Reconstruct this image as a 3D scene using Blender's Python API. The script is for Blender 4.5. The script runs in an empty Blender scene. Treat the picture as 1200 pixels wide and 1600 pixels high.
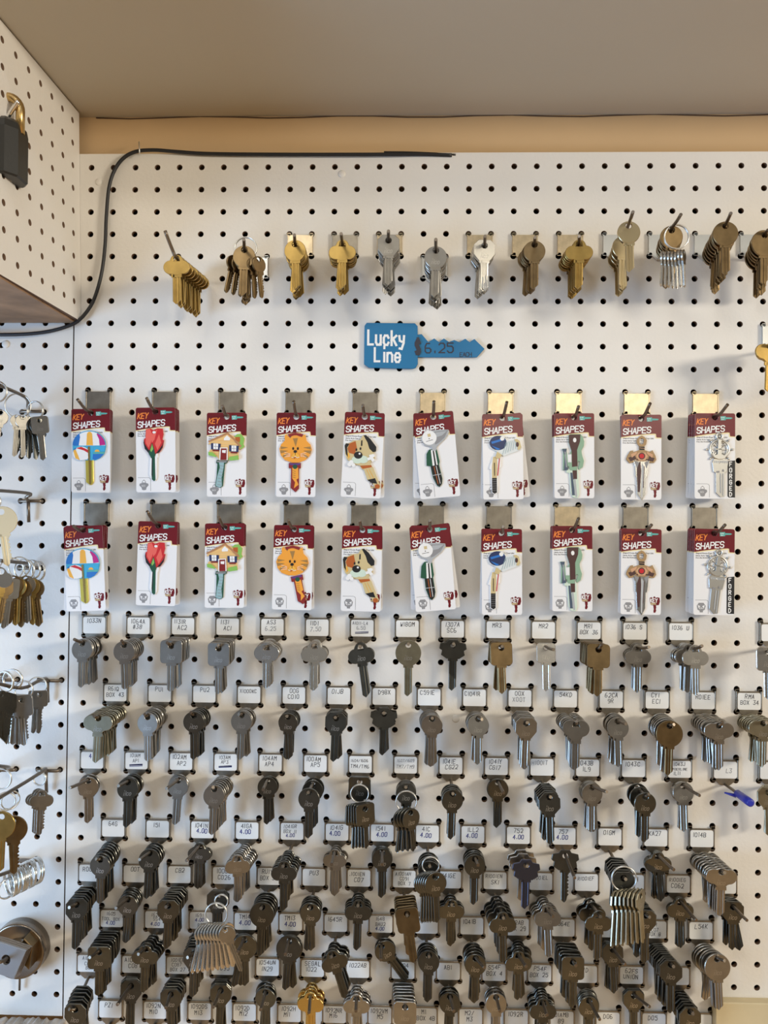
import bpy, math, random
from mathutils import Vector, Matrix, Euler
from mathutils.geometry import tessellate_polygon
random.seed(7)
SC = bpy.context.scene
COL = SC.collection
IN = 0.0254
MM = 0.001
# ------------------------------------------------------------------ camera model
F_PX = 1267.78
RX, RY, RZ = -.00879416, .0254008, .00775341
CAM = (14.17757, 15.68859, -35.97609)      # inches: x right, y down from the first hole row, z into the wall
ZC = 1.50                                   # eye level above the shop floor
def _R():
    cx, sx, cy, sy, cz, sz = math.cos(RX), math.sin(RX), math.cos(RY), math.sin(RY), math.cos(RZ), math.sin(RZ)
    Rx = Matrix(((1,0,0),(0,cx,-sx),(0,sx,cx))); Ry = Matrix(((cy,0,sy),(0,1,0),(-sy,0,cy))); Rz = Matrix(((cz,-sz,0),(sz,cz,0),(0,0,1)))
    return Rz @ Rx @ Ry
RM = _R()
def to_world(X, Y, Z=0):                    # inches -> Blender metres (y=0 is the board face, -y towards the room)
    return Vector((X*IN, Z*IN, ZC + (CAM[1]-Y)*IN))
CP = to_world(*CAM)
def axis(i):
    r = RM[i]; return Vector((r[0], r[2], -r[1]))
RIGHT, DOWN, FWD = axis(0), axis(1), axis(2)
def at(px, py, y=0.0):                      # the point seen at a pixel, on the plane y metres before the board
    d = FWD + RIGHT*((px-600)/F_PX) + DOWN*((py-800)/F_PX)
    return CP + d*((y-CP.y)/d.y)
def hole(c, r, y=0.0):                      # peg hole of column c, row r
    p = to_world(c*.99598 - .00505*r, r); p.y = y; return p
def toward(px, py, root, lo, hi):           # depth at which the pixel's ray passes nearest a straight-out peg
    best = None
    k = lo
    while k <= hi+1e-9:
        p = at(px, py, -k); e = (p.x-root.x)**2 + (p.z-root.z)**2
        if best is None or e < best[0]: best = (e, p)
        k += .001
    return best[1]
# ------------------------------------------------------------------ materials
MAT = {}
def mat(name, col, rough=.5, metal=0.0, bump=0.0, bscale=200, var=0.0, vscale=60, coat=0.0, spec=.5, col2=None):
    m = bpy.data.materials.new(name); m.use_nodes = True
    nt = m.node_tree; b = nt.nodes['Principled BSDF']
    b.inputs['Base Color'].default_value = (*col, 1); b.inputs['Roughness'].default_value = rough
    b.inputs['Metallic'].default_value = metal; b.inputs['Specular IOR Level'].default_value = spec
    if coat: b.inputs['Coat Weight'].default_value = coat; b.inputs['Coat Roughness'].default_value = .15
    tc = nt.nodes.new('ShaderNodeTexCoord')
    if var:
        n = nt.nodes.new('ShaderNodeTexNoise'); n.inputs['Scale'].default_value = vscale; n.inputs['Detail'].default_value = 4
        nt.links.new(tc.outputs['Object'], n.inputs['Vector'])
        cr = nt.nodes.new('ShaderNodeValToRGB')
        c2 = col2 or tuple(c*(1-var) for c in col)
        cr.color_ramp.elements[0].position = .35; cr.color_ramp.elements[1].position = .65
        cr.color_ramp.elements[0].color = (*c2, 1); cr.color_ramp.elements[1].color = (*col, 1)
        nt.links.new(n.outputs['Fac'], cr.inputs['Fac']); nt.links.new(cr.outputs['Color'], b.inputs['Base Color'])
    if bump:
        n = nt.nodes.new('ShaderNodeTexNoise'); n.inputs['Scale'].default_value = bscale; n.inputs['Detail'].default_value = 3
        nt.links.new(tc.outputs['Object'], n.inputs['Vector'])
        bp = nt.nodes.new('ShaderNodeBump'); bp.inputs['Strength'].default_value = bump; bp.inputs['Distance'].default_value = .001
        nt.links.new(n.outputs['Fac'], bp.inputs['Height']); nt.links.new(bp.outputs['Normal'], b.inputs['Normal'])
    MAT[name] = m
    return m
mat('board', (.80,.775,.73), .45, bump=.25, bscale=260, var=.035, vscale=9)
mat('hardboard', (.14,.08,.045), .8); mat('void', (.012,.009,.007), .9)
mat('ceil', (.55,.50,.41), .55, bump=.12, bscale=60, var=.04, vscale=3)
mat('tan', (.66,.45,.24), .6, bump=.1, bscale=80, var=.08, vscale=6)
mat('crack', (.10,.06,.035), .8)
mat('ply', (.42,.26,.15), .6, var=.45, vscale=22)
mat('ledge', (.66,.55,.34), .55, var=.2, vscale=14); mat('dust', (.62,.57,.52), .9, bump=.6, bscale=150, var=.35, vscale=70)
mat('cable', (.012,.012,.014), .45); mat('wire', (.75,.75,.72), .35, 1)
mat('steel', (.40,.36,.30), .38, 1, var=.25, vscale=90); mat('steel_brassy_lit', (.70,.58,.40), .30, 1, var=.18, vscale=160)  # second steel: brassier copy, with lamp reflection put into its colour
mat('zinc', (.72,.74,.74), .28, 1); mat('rod', (.23,.19,.15), .38, 1)
mat('nickel', (.42,.40,.365), .30, 1, var=.15, vscale=60); mat('silver', (.62,.60,.56), .26, 1)
mat('nickel_dark_reflect', (.16,.158,.14), .28, 1, var=.2, vscale=60); mat('brass', (.46,.31,.10), .33, 1, var=.22, vscale=70)  # first: aged nickel, with the dark room's reflection put into its colour
mat('abrass', (.26,.18,.09), .36, 1, var=.25, vscale=70); mat('olive', (.42,.39,.29), .32, 1, var=.2, vscale=70)
mat('gold', (.72,.50,.17), .25, 1); mat('lbrass', (.55,.45,.27), .3, 1); mat('navy_metal', (.10,.11,.17), .3, 1)
mat('cream', (.80,.70,.48), .4, .3); mat('engrave', (.56,.54,.50), .35, 1)
TONE = dict(n='nickel', s='silver', d='nickel_dark_reflect', b='brass', a='abrass', o='olive', g='gold', l='lbrass', k='navy_metal', c='cream')
TNAME = dict(n='nickel', s='bright silver', d='dark-reflecting nickel', b='brass', a='dull brown', o='olive-grey', g='gold-coloured', l='pale brass', k='blue-black', c='cream-coloured')
mat('paper', (.84,.84,.82), .6, bump=.05, bscale=90); mat('ink', (.035,.035,.05), .6); mat('pencil', (.22,.22,.24), .6); mat('blueink', (.03,.04,.22), .5)
for nm, c in dict(card=(.83,.83,.84), red=(.15,.005,.012), cream2=(.86,.74,.42), orange=(.85,.24,.04), white=(.85,.85,.84), teal=(.10,.42,.38), black=(.012,.012,.014),
                  gray=(.27,.27,.28), blue=(.02,.17,.55), magenta=(.50,.015,.22), amber=(.86,.45,.06), sky=(.05,.40,.66), yellow=(.84,.70,.08), rose=(.58,.02,.025), rose2=(.80,.13,.10), dgreen=(.012,.085,.045),
                  lgreen=(.25,.50,.10), wood=(.83,.52,.20), roof=(.45,.22,.10), door=(.22,.012,.012), scope=(.07,.10,.15),navy=(.02,.035,.11), path=(.30,.47,.50), cat=(.86,.36,.045), stripe=(.36,.20,.06), maroon=(.25,.02,.02),
                  purple=(.10,.05,.22), tan2=(.62,.50,.26), rust=(.45,.11,.02), mint=(.62,.74,.62), stonew=(.72,.76,.76), silverp=(.42,.44,.46), sage=(.26,.42,.29), stock=(.075,.032,.03), bronze=(.38,.24,.11),
                  copper=(.62,.35,.20), ruby=(.55,.01,.02), sign=(.004,.16,.35), bluecap=(.02,.03,.36)).items():
    mat(nm, c, .32 if nm in ('card','red') else .42, coat=.2 if nm in ('card','red') else .12)
mat('castsilver', (.62,.62,.60), .34, 1); mat('bladesilver', (.66,.66,.64), .22, 1); mat('bladeyellow', (.75,.62,.12), .3, .7)
mat('plastic', (.02,.02,.018), .42, bump=.1, bscale=300); mat('lockbrass', (.55,.38,.16), .3, 1); mat('chrome', (.78,.76,.72), .14, 1)
mat('rosette', (.30,.25,.20), .27, 1, var=.2, vscale=30); mat('grayplate', (.30,.31,.33), .42, .6)
# ------------------------------------------------------------------ mesh builder
GL = {}
def _g(ch, s): GL[ch] = [[(int(p[0]), int(p[1])) for p in part.split()] for part in s.split('|')]
for ln in '''A 00 26 40|12 32
B 00 06 36 45 44 33 03|33 42 41 30 00
C 45 36 16 05 01 10 30 41
D 00 06 26 44 42 20 00
E 46 06 00 40|03 33
F 46 06 00|03 33
G 45 36 16 05 01 10 30 41 43 23
H 00 06|40 46|03 43
I 20 26
J 46 41 30 10 01
K 00 06|46 02|13 40
L 06 00 40
M 00 06 23 46 40
N 00 06 40 46
O 16 05 01 10 30 41 45 36 16
P 00 06 36 45 44 33 03
Q 16 05 01 10 30 41 45 36 16|22 40
R 00 06 36 45 44 33 03|23 40
S 45 36 16 05 04 13 33 42 41 30 10 01
T 06 46|26 20
U 06 01 10 30 41 46
V 06 20 46
W 06 10 23 30 46
X 00 46|06 40
Y 06 23 46|23 20
Z 06 46 00 40
0 16 05 01 10 30 41 45 36 16
1 20 26
2 05 16 36 45 43 00 40
3 06 46 23 33 42 41 30 10 01
4 30 36 02 42
5 46 06 04 34 43 41 30 10 01
6 36 16 04 01 10 30 41 42 33 03
7 06 46 10
8 13 04 05 16 36 45 44 33 13 02 01 10 30 41 42 33
9 10 30 42 45 36 16 05 04 13 43
# 10 16|30 36|02 42|04 44
/ 00 46
. 20 21
? 05 16 36 45 44 23 22|20 20
$ 45 36 16 05 04 13 33 42 41 30 10 01|27 20
- 13 33
u 04 01 10 30 41|44 40
c 43 34 14 03 01 10 30 41
k 00 06|44 02|13 40
y 04 01 21 42|44 41 10
i 20 24|26 27
n 00 04|03 14 34 43 40
e 02 42 43 34 14 03 01 10 30 41
l 20 26
o 14 03 01 10 30 41 43 34 14'''.split('\n'): _g(ln[0], ln[2:])
GL['y']=[[(0,4),(.4,2),(2,1.6)],[(4,4),(3.6,1),(2,-1.5),(.2,-1.3)]]
class MB:
    def __init__(s): s.v=[]; s.f=[]; s.m=[]; s.sm=[]; s.names=[]
    def mi(s, name):
        if name not in s.names: s.names.append(name)
        return s.names.index(name)
    def face(s, idx, m, smooth=False): s.f.append(tuple(idx)); s.m.append(s.mi(m)); s.sm.append(smooth)
    def quad(s, a, b, c, d, m):
        k=len(s.v); s.v += [a,b,c,d]; s.face((k,k+1,k+2,k+3), m)
    def sheet(s, pts, y, m, holes=()):          # a flat printed patch facing -y
        loops=[list(pts)]+[list(h) for h in holes]
        vs=[Vector((p[0],p[1],0)) for l in loops for p in l]
        tris=tessellate_polygon([[Vector((p[0],p[1],0)) for p in l] for l in loops])
        k=len(s.v); s.v += [(p.x,y,p.y) for p in vs]
        for t in tris:
            a,b,c=(vs[i] for i in t)
            if (b-a).cross(c-a).z < 0: t=(t[0],t[2],t[1])
            s.face([k+i for i in t], m)
    def prism(s, pts, yf, yb, m, holes=(), bev=0.0, mside=None):   # outline in x,z; front at yf (towards the room), back at yb
        loops=[list(pts)]+[list(h) for h in holes]
        def area(l): return sum(l[i][0]*l[(i+1)%len(l)][1]-l[(i+1)%len(l)][0]*l[i][1] for i in range(len(l)))
        loops=[(l if (area(l)>0)==(i==0) else l[::-1]) for i,l in enumerate(loops)]
        def inset(l,b):
            o=[]
            n=len(l)
            for i in range(n):
                p0,p,p1=Vector(l[i-1]),Vector(l[i]),Vector(l[(i+1)%n])
                a=(p-p0).normalized() if (p-p0).length>1e-9 else Vector((1,0)); c=(p1-p).normalized() if (p1-p).length>1e-9 else a
                n1=Vector((-a.y,a.x)); n2=Vector((-c.y,c.x)); nn=n1+n2
                if nn.length<1e-6: nn=n1
                nn.normalize(); q=p+nn*(b/max(.5,nn.dot(n1))); o.append((q.x,q.y))
            return o
        fr=[inset(l,bev) for l in loops] if bev else loops
        s.sheet(fr[0], yf, m, fr[1:])
        n0=len(s.f)
        vs=[Vector((p[0],p[1],0)) for l in fr for p in l]
        tris=tessellate_polygon([[Vector((p[0],p[1],0)) for p in l] for l in fr])
        k=len(s.v); s.v += [(p.x,yb,p.y) for p in vs]
        for t in tris:
            a,b,c=(vs[i] for i in t)
            if (b-a).cross(c-a).z > 0: t=(t[0],t[2],t[1])
            s.face([k+i for i in t], mside or m)
        for l,g in zip(loops,fr):
            n=len(l)
            rings=[(g,yf),(l,yf+bev),(l,yb-bev),(g,yb)] if bev else [(l,yf),(l,yb)]
            ks=[]
            for r,y in rings:
                ks.append(len(s.v)); s.v += [(p[0],y,p[1]) for p in r]
            for q in range(len(ks)-1):
                for i in range(n):
                    j=(i+1)%n; s.face((ks[q]+j,ks[q]+i,ks[q+1]+i,ks[q+1]+j), mside or m)
    def tube(s, pts, r, m, n=10, closed=False, caps=True):
        pts=[Vector(p) for p in pts]; N=len(pts); rs=r if isinstance(r,(list,tuple)) else [r]*N
        ref=None; ring=[]
        for i in range(N):
            if closed: t=(pts[(i+1)%N]-pts[i-1]).normalized()
            else: t=(pts[min(i+1,N-1)]-pts[max(i-1,0)]).normalized()
            if ref is None:
                ref=t.cross(Vector((0,0,1)) if abs(t.z)<.9 else Vector((1,0,0))).normalized()
            ref=(ref-t*ref.dot(t)).normalized(); b=t.cross(ref)
            ring.append(len(s.v))
            for k in range(n):
                a=2*math.pi*k/n; s.v.append(tuple(pts[i]+ref*(math.cos(a)*rs[i])+b*(math.sin(a)*rs[i])))
        for i in range(N if closed else N-1):
            a,b=ring[i],ring[(i+1)%N]
            for k in range(n): s.face((a+k,a+(k+1)%n,b+(k+1)%n,b+k), m, True)
        if caps and not closed:
            s.face([ring[0]+k for k in range(n)][::-1], m); s.face([ring[-1]+k for k in range(n)], m)
    def lathe(s, prof, m, n=48, c=(0,0,0)):     # profile (radius, y) turned about the y axis
        ks=[]
        for r,y in prof:
            ks.append(len(s.v)); s.v += [(c[0]+r*math.cos(2*math.pi*k/n), c[1]+y, c[2]+r*math.sin(2*math.pi*k/n)) for k in range(n)]
        for a,b in zip(ks,ks[1:]):
            for k in range(n): s.face((a+k,a+(k+1)%n,b+(k+1)%n,b+k), m, True)
    def box(s, lo, hi, m):
        x0,y0,z0=lo; x1,y1,z1=hi
        s.prism([(x0,z0),(x1,z0),(x1,z1),(x0,z1)], y0, y1, m)
    def text(s, t, x, z, h, y, m, w=.12, slant=0.0, rise=0.0, gap=1.35, jit=0.0, ww=.62, center=False, rng=random):
        u=h/6; adv=4*u*ww*gap+u*.55*(1 if w<.2 else 1.5)
        wid=sum(adv*(.62 if ch in '1Iil.' else 1) for ch in t)
        cx=x-wid/2 if center else x
        z0=z; yy=y
        for ch in t:
            narrow=ch in '1Iil.'
            if ch in GL:
                jx,jz,js=(rng.uniform(-jit,jit)*h for _ in range(3))
                for pl in GL[ch]:
                    q=[]
                    for (a,b) in pl:
                        aa=(a-2) if narrow else a
                        q.append((cx+jx+(aa*u*ww)+(u*.8 if narrow else 0)+slant*b*u, z0+jz+b*u*(1+js/h)+rise*(cx-x)))
                    if len(q)==2 and q[0]==q[1]: q[1]=(q[1][0]+u*.3,q[1][1])
                    for a,b in zip(q,q[1:]):
                        d=Vector(b)-Vector(a); 
                        if d.length<1e-7: continue
                        d.normalize(); e=d*(w*h*.42); n=Vector((-d.y,d.x))*(w*h*.5)
                        A=Vector(a)-e; B=Vector(b)+e
                        yy-=4e-6; s.quad((A.x-n.x,yy,A.y-n.y),(B.x-n.x,yy,B.y-n.y),(B.x+n.x,yy,B.y+n.y),(A.x+n.x,yy,A.y+n.y), m)
            cx += adv*(.62 if narrow else 1)
        return wid
    def add_mesh(s, me, M):
        k=len(s.v); s.v += [tuple(M@v.co) for v in me.vertices]
        for p in me.polygons:
            s.face([k+i for i in p.vertices], me.materials[p.material_index]['key'], p.use_smooth)
    def mesh(s, name):
        me=bpy.data.meshes.new(name); me.from_pydata([tuple(v) for v in s.v], [], s.f)
        for n in s.names: me.materials.append(MAT[n])
        me.polygons.foreach_set('material_index', s.m); me.polygons.foreach_set('use_smooth', s.sm); me.update()
        return me
    def build(s, name, parent=None, loc=None):
        return link(name, s.mesh(name), parent, loc)
for n_, m_ in MAT.items(): m_['key']=n_
def link(name, me, parent=None, loc=None, rot=None):
    o=bpy.data.objects.new(name, me); COL.objects.link(o)
    if parent: o.parent=parent
    if loc is not None: o.location=loc
    if rot is not None: o.rotation_euler=rot
    return o
def tag(o, label, cat, group=None, kind=None):
    if label: o['label']=label
    if cat: o['category']=cat
    if group: o['group']=group
    if kind: o['kind']=kind
    return o
def thing(name, label, cat, loc=(0,0,0), rot=(0,0,0), group=None):
    return tag(link(name, None, None, loc, rot), label, cat, group)
def struct(name, mb): return tag(mb.build(name), None, None, None, 'structure')
def circ(x, z, r, n=20, r2=None): return [(x+r*math.cos(2*math.pi*i/n), z+(r2 or r)*math.sin(2*math.pi*i/n)) for i in range(n)]
def rrect(x0, z0, x1, z1, r, n=5):
    o=[]
    for cx,cz,a in ((x1-r,z1-r,0),(x0+r,z1-r,90),(x0+r,z0+r,180),(x1-r,z0+r,270)):
        for i in range(n): t=math.radians(a+90*i/(n-1)); o.append((cx+r*math.cos(t),cz+r*math.sin(t)))
    return o
def star(cs, c=(0,-8), n=44):
    o=[]
    for i in range(n):
        t=2*math.pi*i/n; dx,dz=math.cos(t),math.sin(t); best=.5
        for x,z,r in cs:
            ox,oz=x-c[0],z-c[1]; b=ox*dx+oz*dz; q=b*b-(ox*ox+oz*oz-r*r)
            if q>=0: best=max(best,b+math.sqrt(q))
        o.append((c[0]+dx*best,c[1]+dz*best))
    return o
def sc(pts, k): return [(x*k, z*k) for x, z in pts]
# ------------------------------------------------------------------ the setting
def pegboard(name, org, ux, uz, nrm, cells, bounds, hr=.0033, depth=.0055):
    # org + u*ux + v*uz lies on the face; nrm points into the wall
    mb=MB()
    def P(u,v,d=0): return tuple(org+ux*u+uz*v+nrm*d)
    u0,u1,v0,v1=bounds
    h=IN/2; N=16
    for (cu,cv,a0,a1,b0,b1) in cells:
        k=len(mb.v); S=[]
        for i in range(N):
            t=2*math.pi*i/N; c,s_=math.cos(t),math.sin(t); m=max(abs(c),abs(s_))
            x=c/m; y=s_/m
            S.append((cu+x*(a1-cu if x>0 else cu-a0), cv+y*(b1-cv if y>0 else cv-b0)))
        H=[(cu+hr*math.cos(2*math.pi*i/N), cv+hr*math.sin(2*math.pi*i/N)) for i in range(N)]
        mb.v += [P(*p) for p in S]+[P(*p) for p in H]+[P(p[0],p[1],depth) for p in H]
        for i in range(N):
            j=(i+1)%N
            mb.face((k+i,k+j,k+N+j,k+N+i),'board'); mb.face((k+N+i,k+N+j,k+2*N+j,k+2*N+i),'hardboard',True)
    for (a,b) in (((u0,v0),(u1,v0)),((u1,v0),(u1,v1)),((u1,v1),(u0,v1)),((u0,v1),(u0,v0))):
        mb.quad(P(*a),P(*b),P(b[0],b[1],depth),P(a[0],a[1],depth),'hardboard')
    mb.quad(P(u0,v0,depth+.012),P(u1,v0,depth+.012),P(u1,v1,depth+.012),P(u0,v1,depth+.012),'void')
    return struct(name, mb)
def cells_for(cols, rows, pos, bounds, hu=IN/2):
    u0,u1,v0,v1=bounds; out=[]
    for r in rows:
        for c in cols:
            cu,cv=pos(c,r); a0,a1=cu-hu,cu+hu; b0,b1=cv-IN/2,cv+IN/2
            if c==cols[0]: a0=u0
            if c==cols[-1]: a1=u1
            if r==rows[0]: b1=v1
            if r==rows[-1]: b0=v0
            out.append((cu,cv,a0,a1,b0,b1))
    return out
EX, EZ, EY = Vector((1,0,0)), Vector((0,0,1)), Vector((0,1,0))
SHX=Vector((-.00505*-1,0,1))     # the boards were hung a hair out of plumb
g0=to_world(0,0)
def seam_u(): return -.66*IN
V_TOP=.62*IN
bm=(seam_u(), 34.6*IN*.99598, -39.5*IN, V_TOP)
posf=lambda c,r:(c*IN*.99598,-r*IN)
# uz must tilt with the hole columns: x falls by .00505 in per row down
UZ=Vector((.00505,0,1))
pegboard('wall_back', g0, EX, UZ, EY, cells_for(list(range(0,35)), list(range(0,40)), posf, bm, IN*.49799), bm)
bl=(-20.4*IN, seam_u()-.0016, -37.95*IN, -6.55*IN)
pegboard('wall_back_left', g0+Vector((0,.0006,0)), EX, UZ, EY, cells_for(list(range(-20,0)), list(range(7,38)), posf, bl, IN*.49799), bl)
# side panel of the cabinet at the corner: faces the room's far side, runs towards the camera
XS,YS,ZS,SL,SK=-.590844,-1.79898,.720392,-.0205926,.0204379
so=to_world(XS,YS,-ZS)
su=Vector((SL,-1,0)); sv=Vector((-SK,0,1))
bs=(-ZS*IN+.0004, 14.6*IN, -8.72*IN, .66*IN)
pegboard('wall_left', so, su, sv, Vector((-1,0,0)), cells_for(list(range(0,14)), list(range(0,9)), lambda c,r:(c*IN,-r*IN), bs), bs)
# underside and hidden sides of that cabinet
b=MB(); zb=so.z-8.72*IN; xr=so.x+8.72*IN*SK-.004
b.box((xr-.52,-.40,zb-.002),(xr-.002,-.0005,zb+.016),'ply'); struct('trim_1', b)
b=MB(); b.box((xr-.52,-.40,zb+.016),(xr-.50,-.001,zb+.30),'ply'); struct('trim_2', b)
zce=to_world(0,-2.52).z
b=MB(); b.box((-.34,-.215,zce),(1.15,.03,zce+.02),'ceil'); struct('ceiling', b)
b=MB(); b.box((-.34,.0125,to_world(0,1).z),(1.15,.03,zce),'tan'); struct('wall_upper', b)
b=MB()
pts=[(x,.012,zce-.001-.0012*math.sin(x*37)) for x in [.0+i*.04 for i in range(30)]]
b.tube(pts,.0007,'crack',6); struct('trim_3', b)
b=MB(); b.box((-.01,.0035,to_world(0,-.66).z),(1.0,.0125,to_world(0,-.60).z),'crack'); struct('trim_4', b)
# wooden block at the foot of the board and the dusty ledge at the corner
p0=at(1118,1566.5,-.012); p1=at(1290,1760,-.012)
b=MB(); b.prism(rrect(p0.x,p1.z,p1.x,p0.z,.002,3),-.012,-.0002,'ledge',bev=.001); tag(b.build('wood_block'),'pale tan wooden block set against the foot of the pegboard below empty holes','block')
b=MB(); rng=random.Random(3)
q0=at(-620,1586,-.012); q1=at(96,1586,-.012); top=[]
for i in range(170):
    x=q1.x+(q0.x-q1.x)*i/169; top.append((x,q0.z+rng.uniform(-.0015,.0025)))
b.prism([(q0.x,q0.z-.06),(q1.x,q0.z-.06)]+top,-.03,.0,'dust'); struct('trim_5', b)
# floor and the shop behind the photographer's back are out of view; only the floor sends light up
b=MB(); b.box((-3,-4,-.02),(4,.03,0),'tan'); struct('floor', b)
b=MB(); b.box((-1.6,.031,0),(2.6,.05,2.7),'tan'); struct('wall_rear', b)
# ------------------------------------------------------------------ cable and staple
b=MB()
ctrl=[(-30,523,6),(0,523,6),(40,522,6),(75,518,6),(105,510,7),(125,499,7),(145,472,6),(158,430,6),(164,385,5),(166,340,5),(170,295,5),(178,268,5),(192,248,5),(212,237,4),(240,234.5,4),(275,237,3),(320,240,3),(400,241.2,3),(500,241.5,3),(600,241.3,3),(660,241,2),(706,242.6,1)]
P3=[at(x,y,-d*MM) for x,y,d in ctrl]
def smooth(P,k=5):
    o=[]
    for i in range(len(P)-1):
        a,b_,c,d=P[max(i-1,0)],P[i],P[i+1],P[min(i+2,len(P)-1)]
        for j in range(k):
            t=j/k; o.append(.5*((2*b_)+(c-a)*t+(2*a-5*b_+4*c-d)*t*t+(3*b_-a-3*c+d)*t**3))
    o.append(P[-1]); return o
b.tube(smooth(P3),.0021,'cable',8); tag(b.build('cord'),'thin black cable looping down the pegboard corner from the tan strip','cable')
b=MB(); b.tube(smooth([at(600,238.4,.004),at(640,238.8,.003),at(680,240.5,.002),at(712,242.6,.001)]),.0016,'cable',8); tag(b.build('cord'),'short black cable end lying along the top edge of the pegboard','cable')
b=MB(); b.tube([at(218,243,-.0075),at(217.8,232,-.0075),at(217.3,223,-.007),at(217.2,221.5,-.001)],.0007,'wire',6); tag(b.build('staple'),'thin silver wire staple holding the black cable at the board top','staple')
for x,y,w_ in ((154.5,284.5,'below the cable loop in the pegboard corner'),(534,272,'painted over between the first hole rows near the top edge'),(712,1123,'painted over below the C591E and C1041R tags'),(8.7,538,'on the narrow board beneath the cabinet')):
    b=MB(); b.lathe([(.0001,-.0012),(.0030,-.0011),(.0042,-.0004),(.0044,.0004)],'board',20); tag(b.build('screw_head',None,at(x,y)),'white screw head '+w_,'screw')
# ------------------------------------------------------------------ keys
BOW={
 'R':(star([(0,-7,11.5)],(0,-7)),-18), 'B':(star([(0,-8.5,14)],(0,-8.5)),-22), 'C':(star([(0,-2,7),(-7,-9,7.5),(7,-9,7.5),(0,-11,7)]),-17.5),
 'O':(star([(-5.5,-6,8.5),(5.5,-6,8.5),(0,-3,9)],(0,-6)),-14), 'L':(star([(-5.5,-4,8.5),(5.5,-4,8.5),(0,-11,7)]),-17.5),
 'S':(rrect(-12,-19,12,6,4),-19), 'T':([(-6.5,6),(6.5,6),(11.5,1),(11.5,-9),(6,-16),(-6,-16),(-11.5,-9),(-11.5,1)],-16),
 'H':([(12.6*math.cos(math.radians(22.5+45*i)),-7+12.6*math.sin(math.radians(22.5+45*i))) for i in range(8)],-18.5),
 'D':([(-5,6),(5,6),(7,3),(14,1.5),(15,-4),(12,-6),(13,-11),(7,-15),(-7,-15),(-13,-11),(-12,-6),(-15,-4),(-14,1.5),(-7,3)],-15),
 'W':(star([(-8,-5,8),(8,-5,8),(0,-5,9),(0,-9,8)],(0,-6)),-17)}
SHAPE=dict(R='round-headed',B='large round-headed',C='clover-headed',O='oval-headed',L='heart-headed',S='square-headed',T='eight-sided',H='octagon-headed',D='crown-headed',W='wide-headed')
def blade(mb, zt, L, w, m, cut, T=1.0):
    zb=zt-L
    prof=[(-.5,.55),(-.44,1),(-.27,1),(-.20,.3),(-.10,.3),(-.04,.95),(.08,.95),(.15,.35),(.24,.35),(.30,.8),(.42,.8),(.5,.5)]
    tip=lambda x: zb+max(0,(x+w*.1)*.95)+max(0,(-x-w*.1)*.9)
    if cut: prof=[p for p in prof if p[0]<.2]; prof.append((.2,.5))
    zs=[zt-1.5]*len(prof)
    k0=len(mb.v)
    for (u,d) in prof:
        x=u*w; zb_=max(tip(x),zb)
        for y in (-T*d,T*d): mb.v += [(x*MM,y*MM,zt*MM),(x*MM,y*MM,zb_*MM)]
    for i in range(len(prof)-1):
        a=k0+4*i; b_=a+4
        mb.face((a+1,b_+1,b_,a),m); mb.face((a+2,b_+2,b_+3,a+3),m); mb.face((a+3,b_+3,b_+1,a+1),m); mb.face((a,b_,b_+2,a+2),m)
    a=k0; mb.face((a,a+2,a+3,a+1),m); a=k0+4*(len(prof)-1); mb.face((a,a+1,a+3,a+2),m)
    if cut:
        rng=random.Random(int(cut*10)); n=7; x0,x1=.199*w,.5*w; P=[(x0*MM,zt*MM),(x1*MM,zt*MM)]
        for k in range(n):
            z=zt-4-(L-9)*k/n; P += [(x1*MM,z*MM),(rng.uniform(.24,.42)*w*MM,(z-(L-9)/n*.55)*MM)]
        P.append((x0*MM,max(tip(x0),zb)*MM)); mb.prism(P[::-1],-.5*T*MM,.5*T*MM,m)
    mb.prism([((-w/2-1.2)*MM,(zt-3)*MM),((w/2+1.2)*MM,(zt-3)*MM),((w/2+1.2)*MM,(zt+.6)*MM),((-w/2-1.2)*MM,(zt+.6)*MM)],-T*MM,T*MM,m)
KC={}
def key_meshes(t, tone, s=1.0, L=31, w=8.4, cut=0):
    k=(t,tone,s,L,w,cut)
    if k in KC: return KC[k]
    out,zb=BOW[t]; m=TONE[tone]
    hl=[circ(0,0,3.1*MM*max(s,.8),14)] if t not in 'CLO' else [[(x*MM*s,z*MM*s) for x,z in ((-3.6,-2.2),(3.6,-2.2),(2.4,2.6),(-2.4,2.6))]]
    def bow(mb):
        mb.prism(sc(out,MM*s),-1.15*MM,1.15*MM,m,hl,bev=.35*MM)
        if t in 'RBCSTHOW' and tone in 'nsdok' and not cut: mb.text('ilco',-4.8*s*MM,(zb*.5-5.0)*s*MM,4.6*s*MM,-1.19*MM,'engrave',w=.11,slant=.25,gap=1.25)
    a=MB(); bow(a); c=MB(); blade(c,zb*s+.6,L,w,m,cut); e=MB(); bow(e); blade(e,zb*s+.6,L,w,m,cut)
    KC[k]=(a.mesh('bow'),c.mesh('blade'),e.mesh('key'))
    return KC[k]
ORD=['front','second','third','fourth','fifth','sixth','seventh','eighth','ninth','tenth','eleventh','twelfth']
BUDGET=[0]
PILE=[]                                    # the key blanks too far back in their stacks to be told apart
def put_key(name, label, group, p, rot, t, tone, parts, **kw):
    a,c,e=key_meshes(t,tone,**kw)
    if parts:
        o=thing(name,label,'key',p,rot,group); link('bow',a,o); link('blade',c,o)
    else:
        o=tag(link(name,e,None,p,rot),label,'key',group)
    return o
HANG=.0013
def rodpts(root, P, tip):
    a=root+Vector((0,-.004,0)); b_=P+Vector((0,0,HANG))
    L=[root, a, a.lerp(b_,.5), b_]
    if tip is not None: L += [b_.lerp(tip,.6)+Vector((0,0,-.0004)), tip]
    return L
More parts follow.
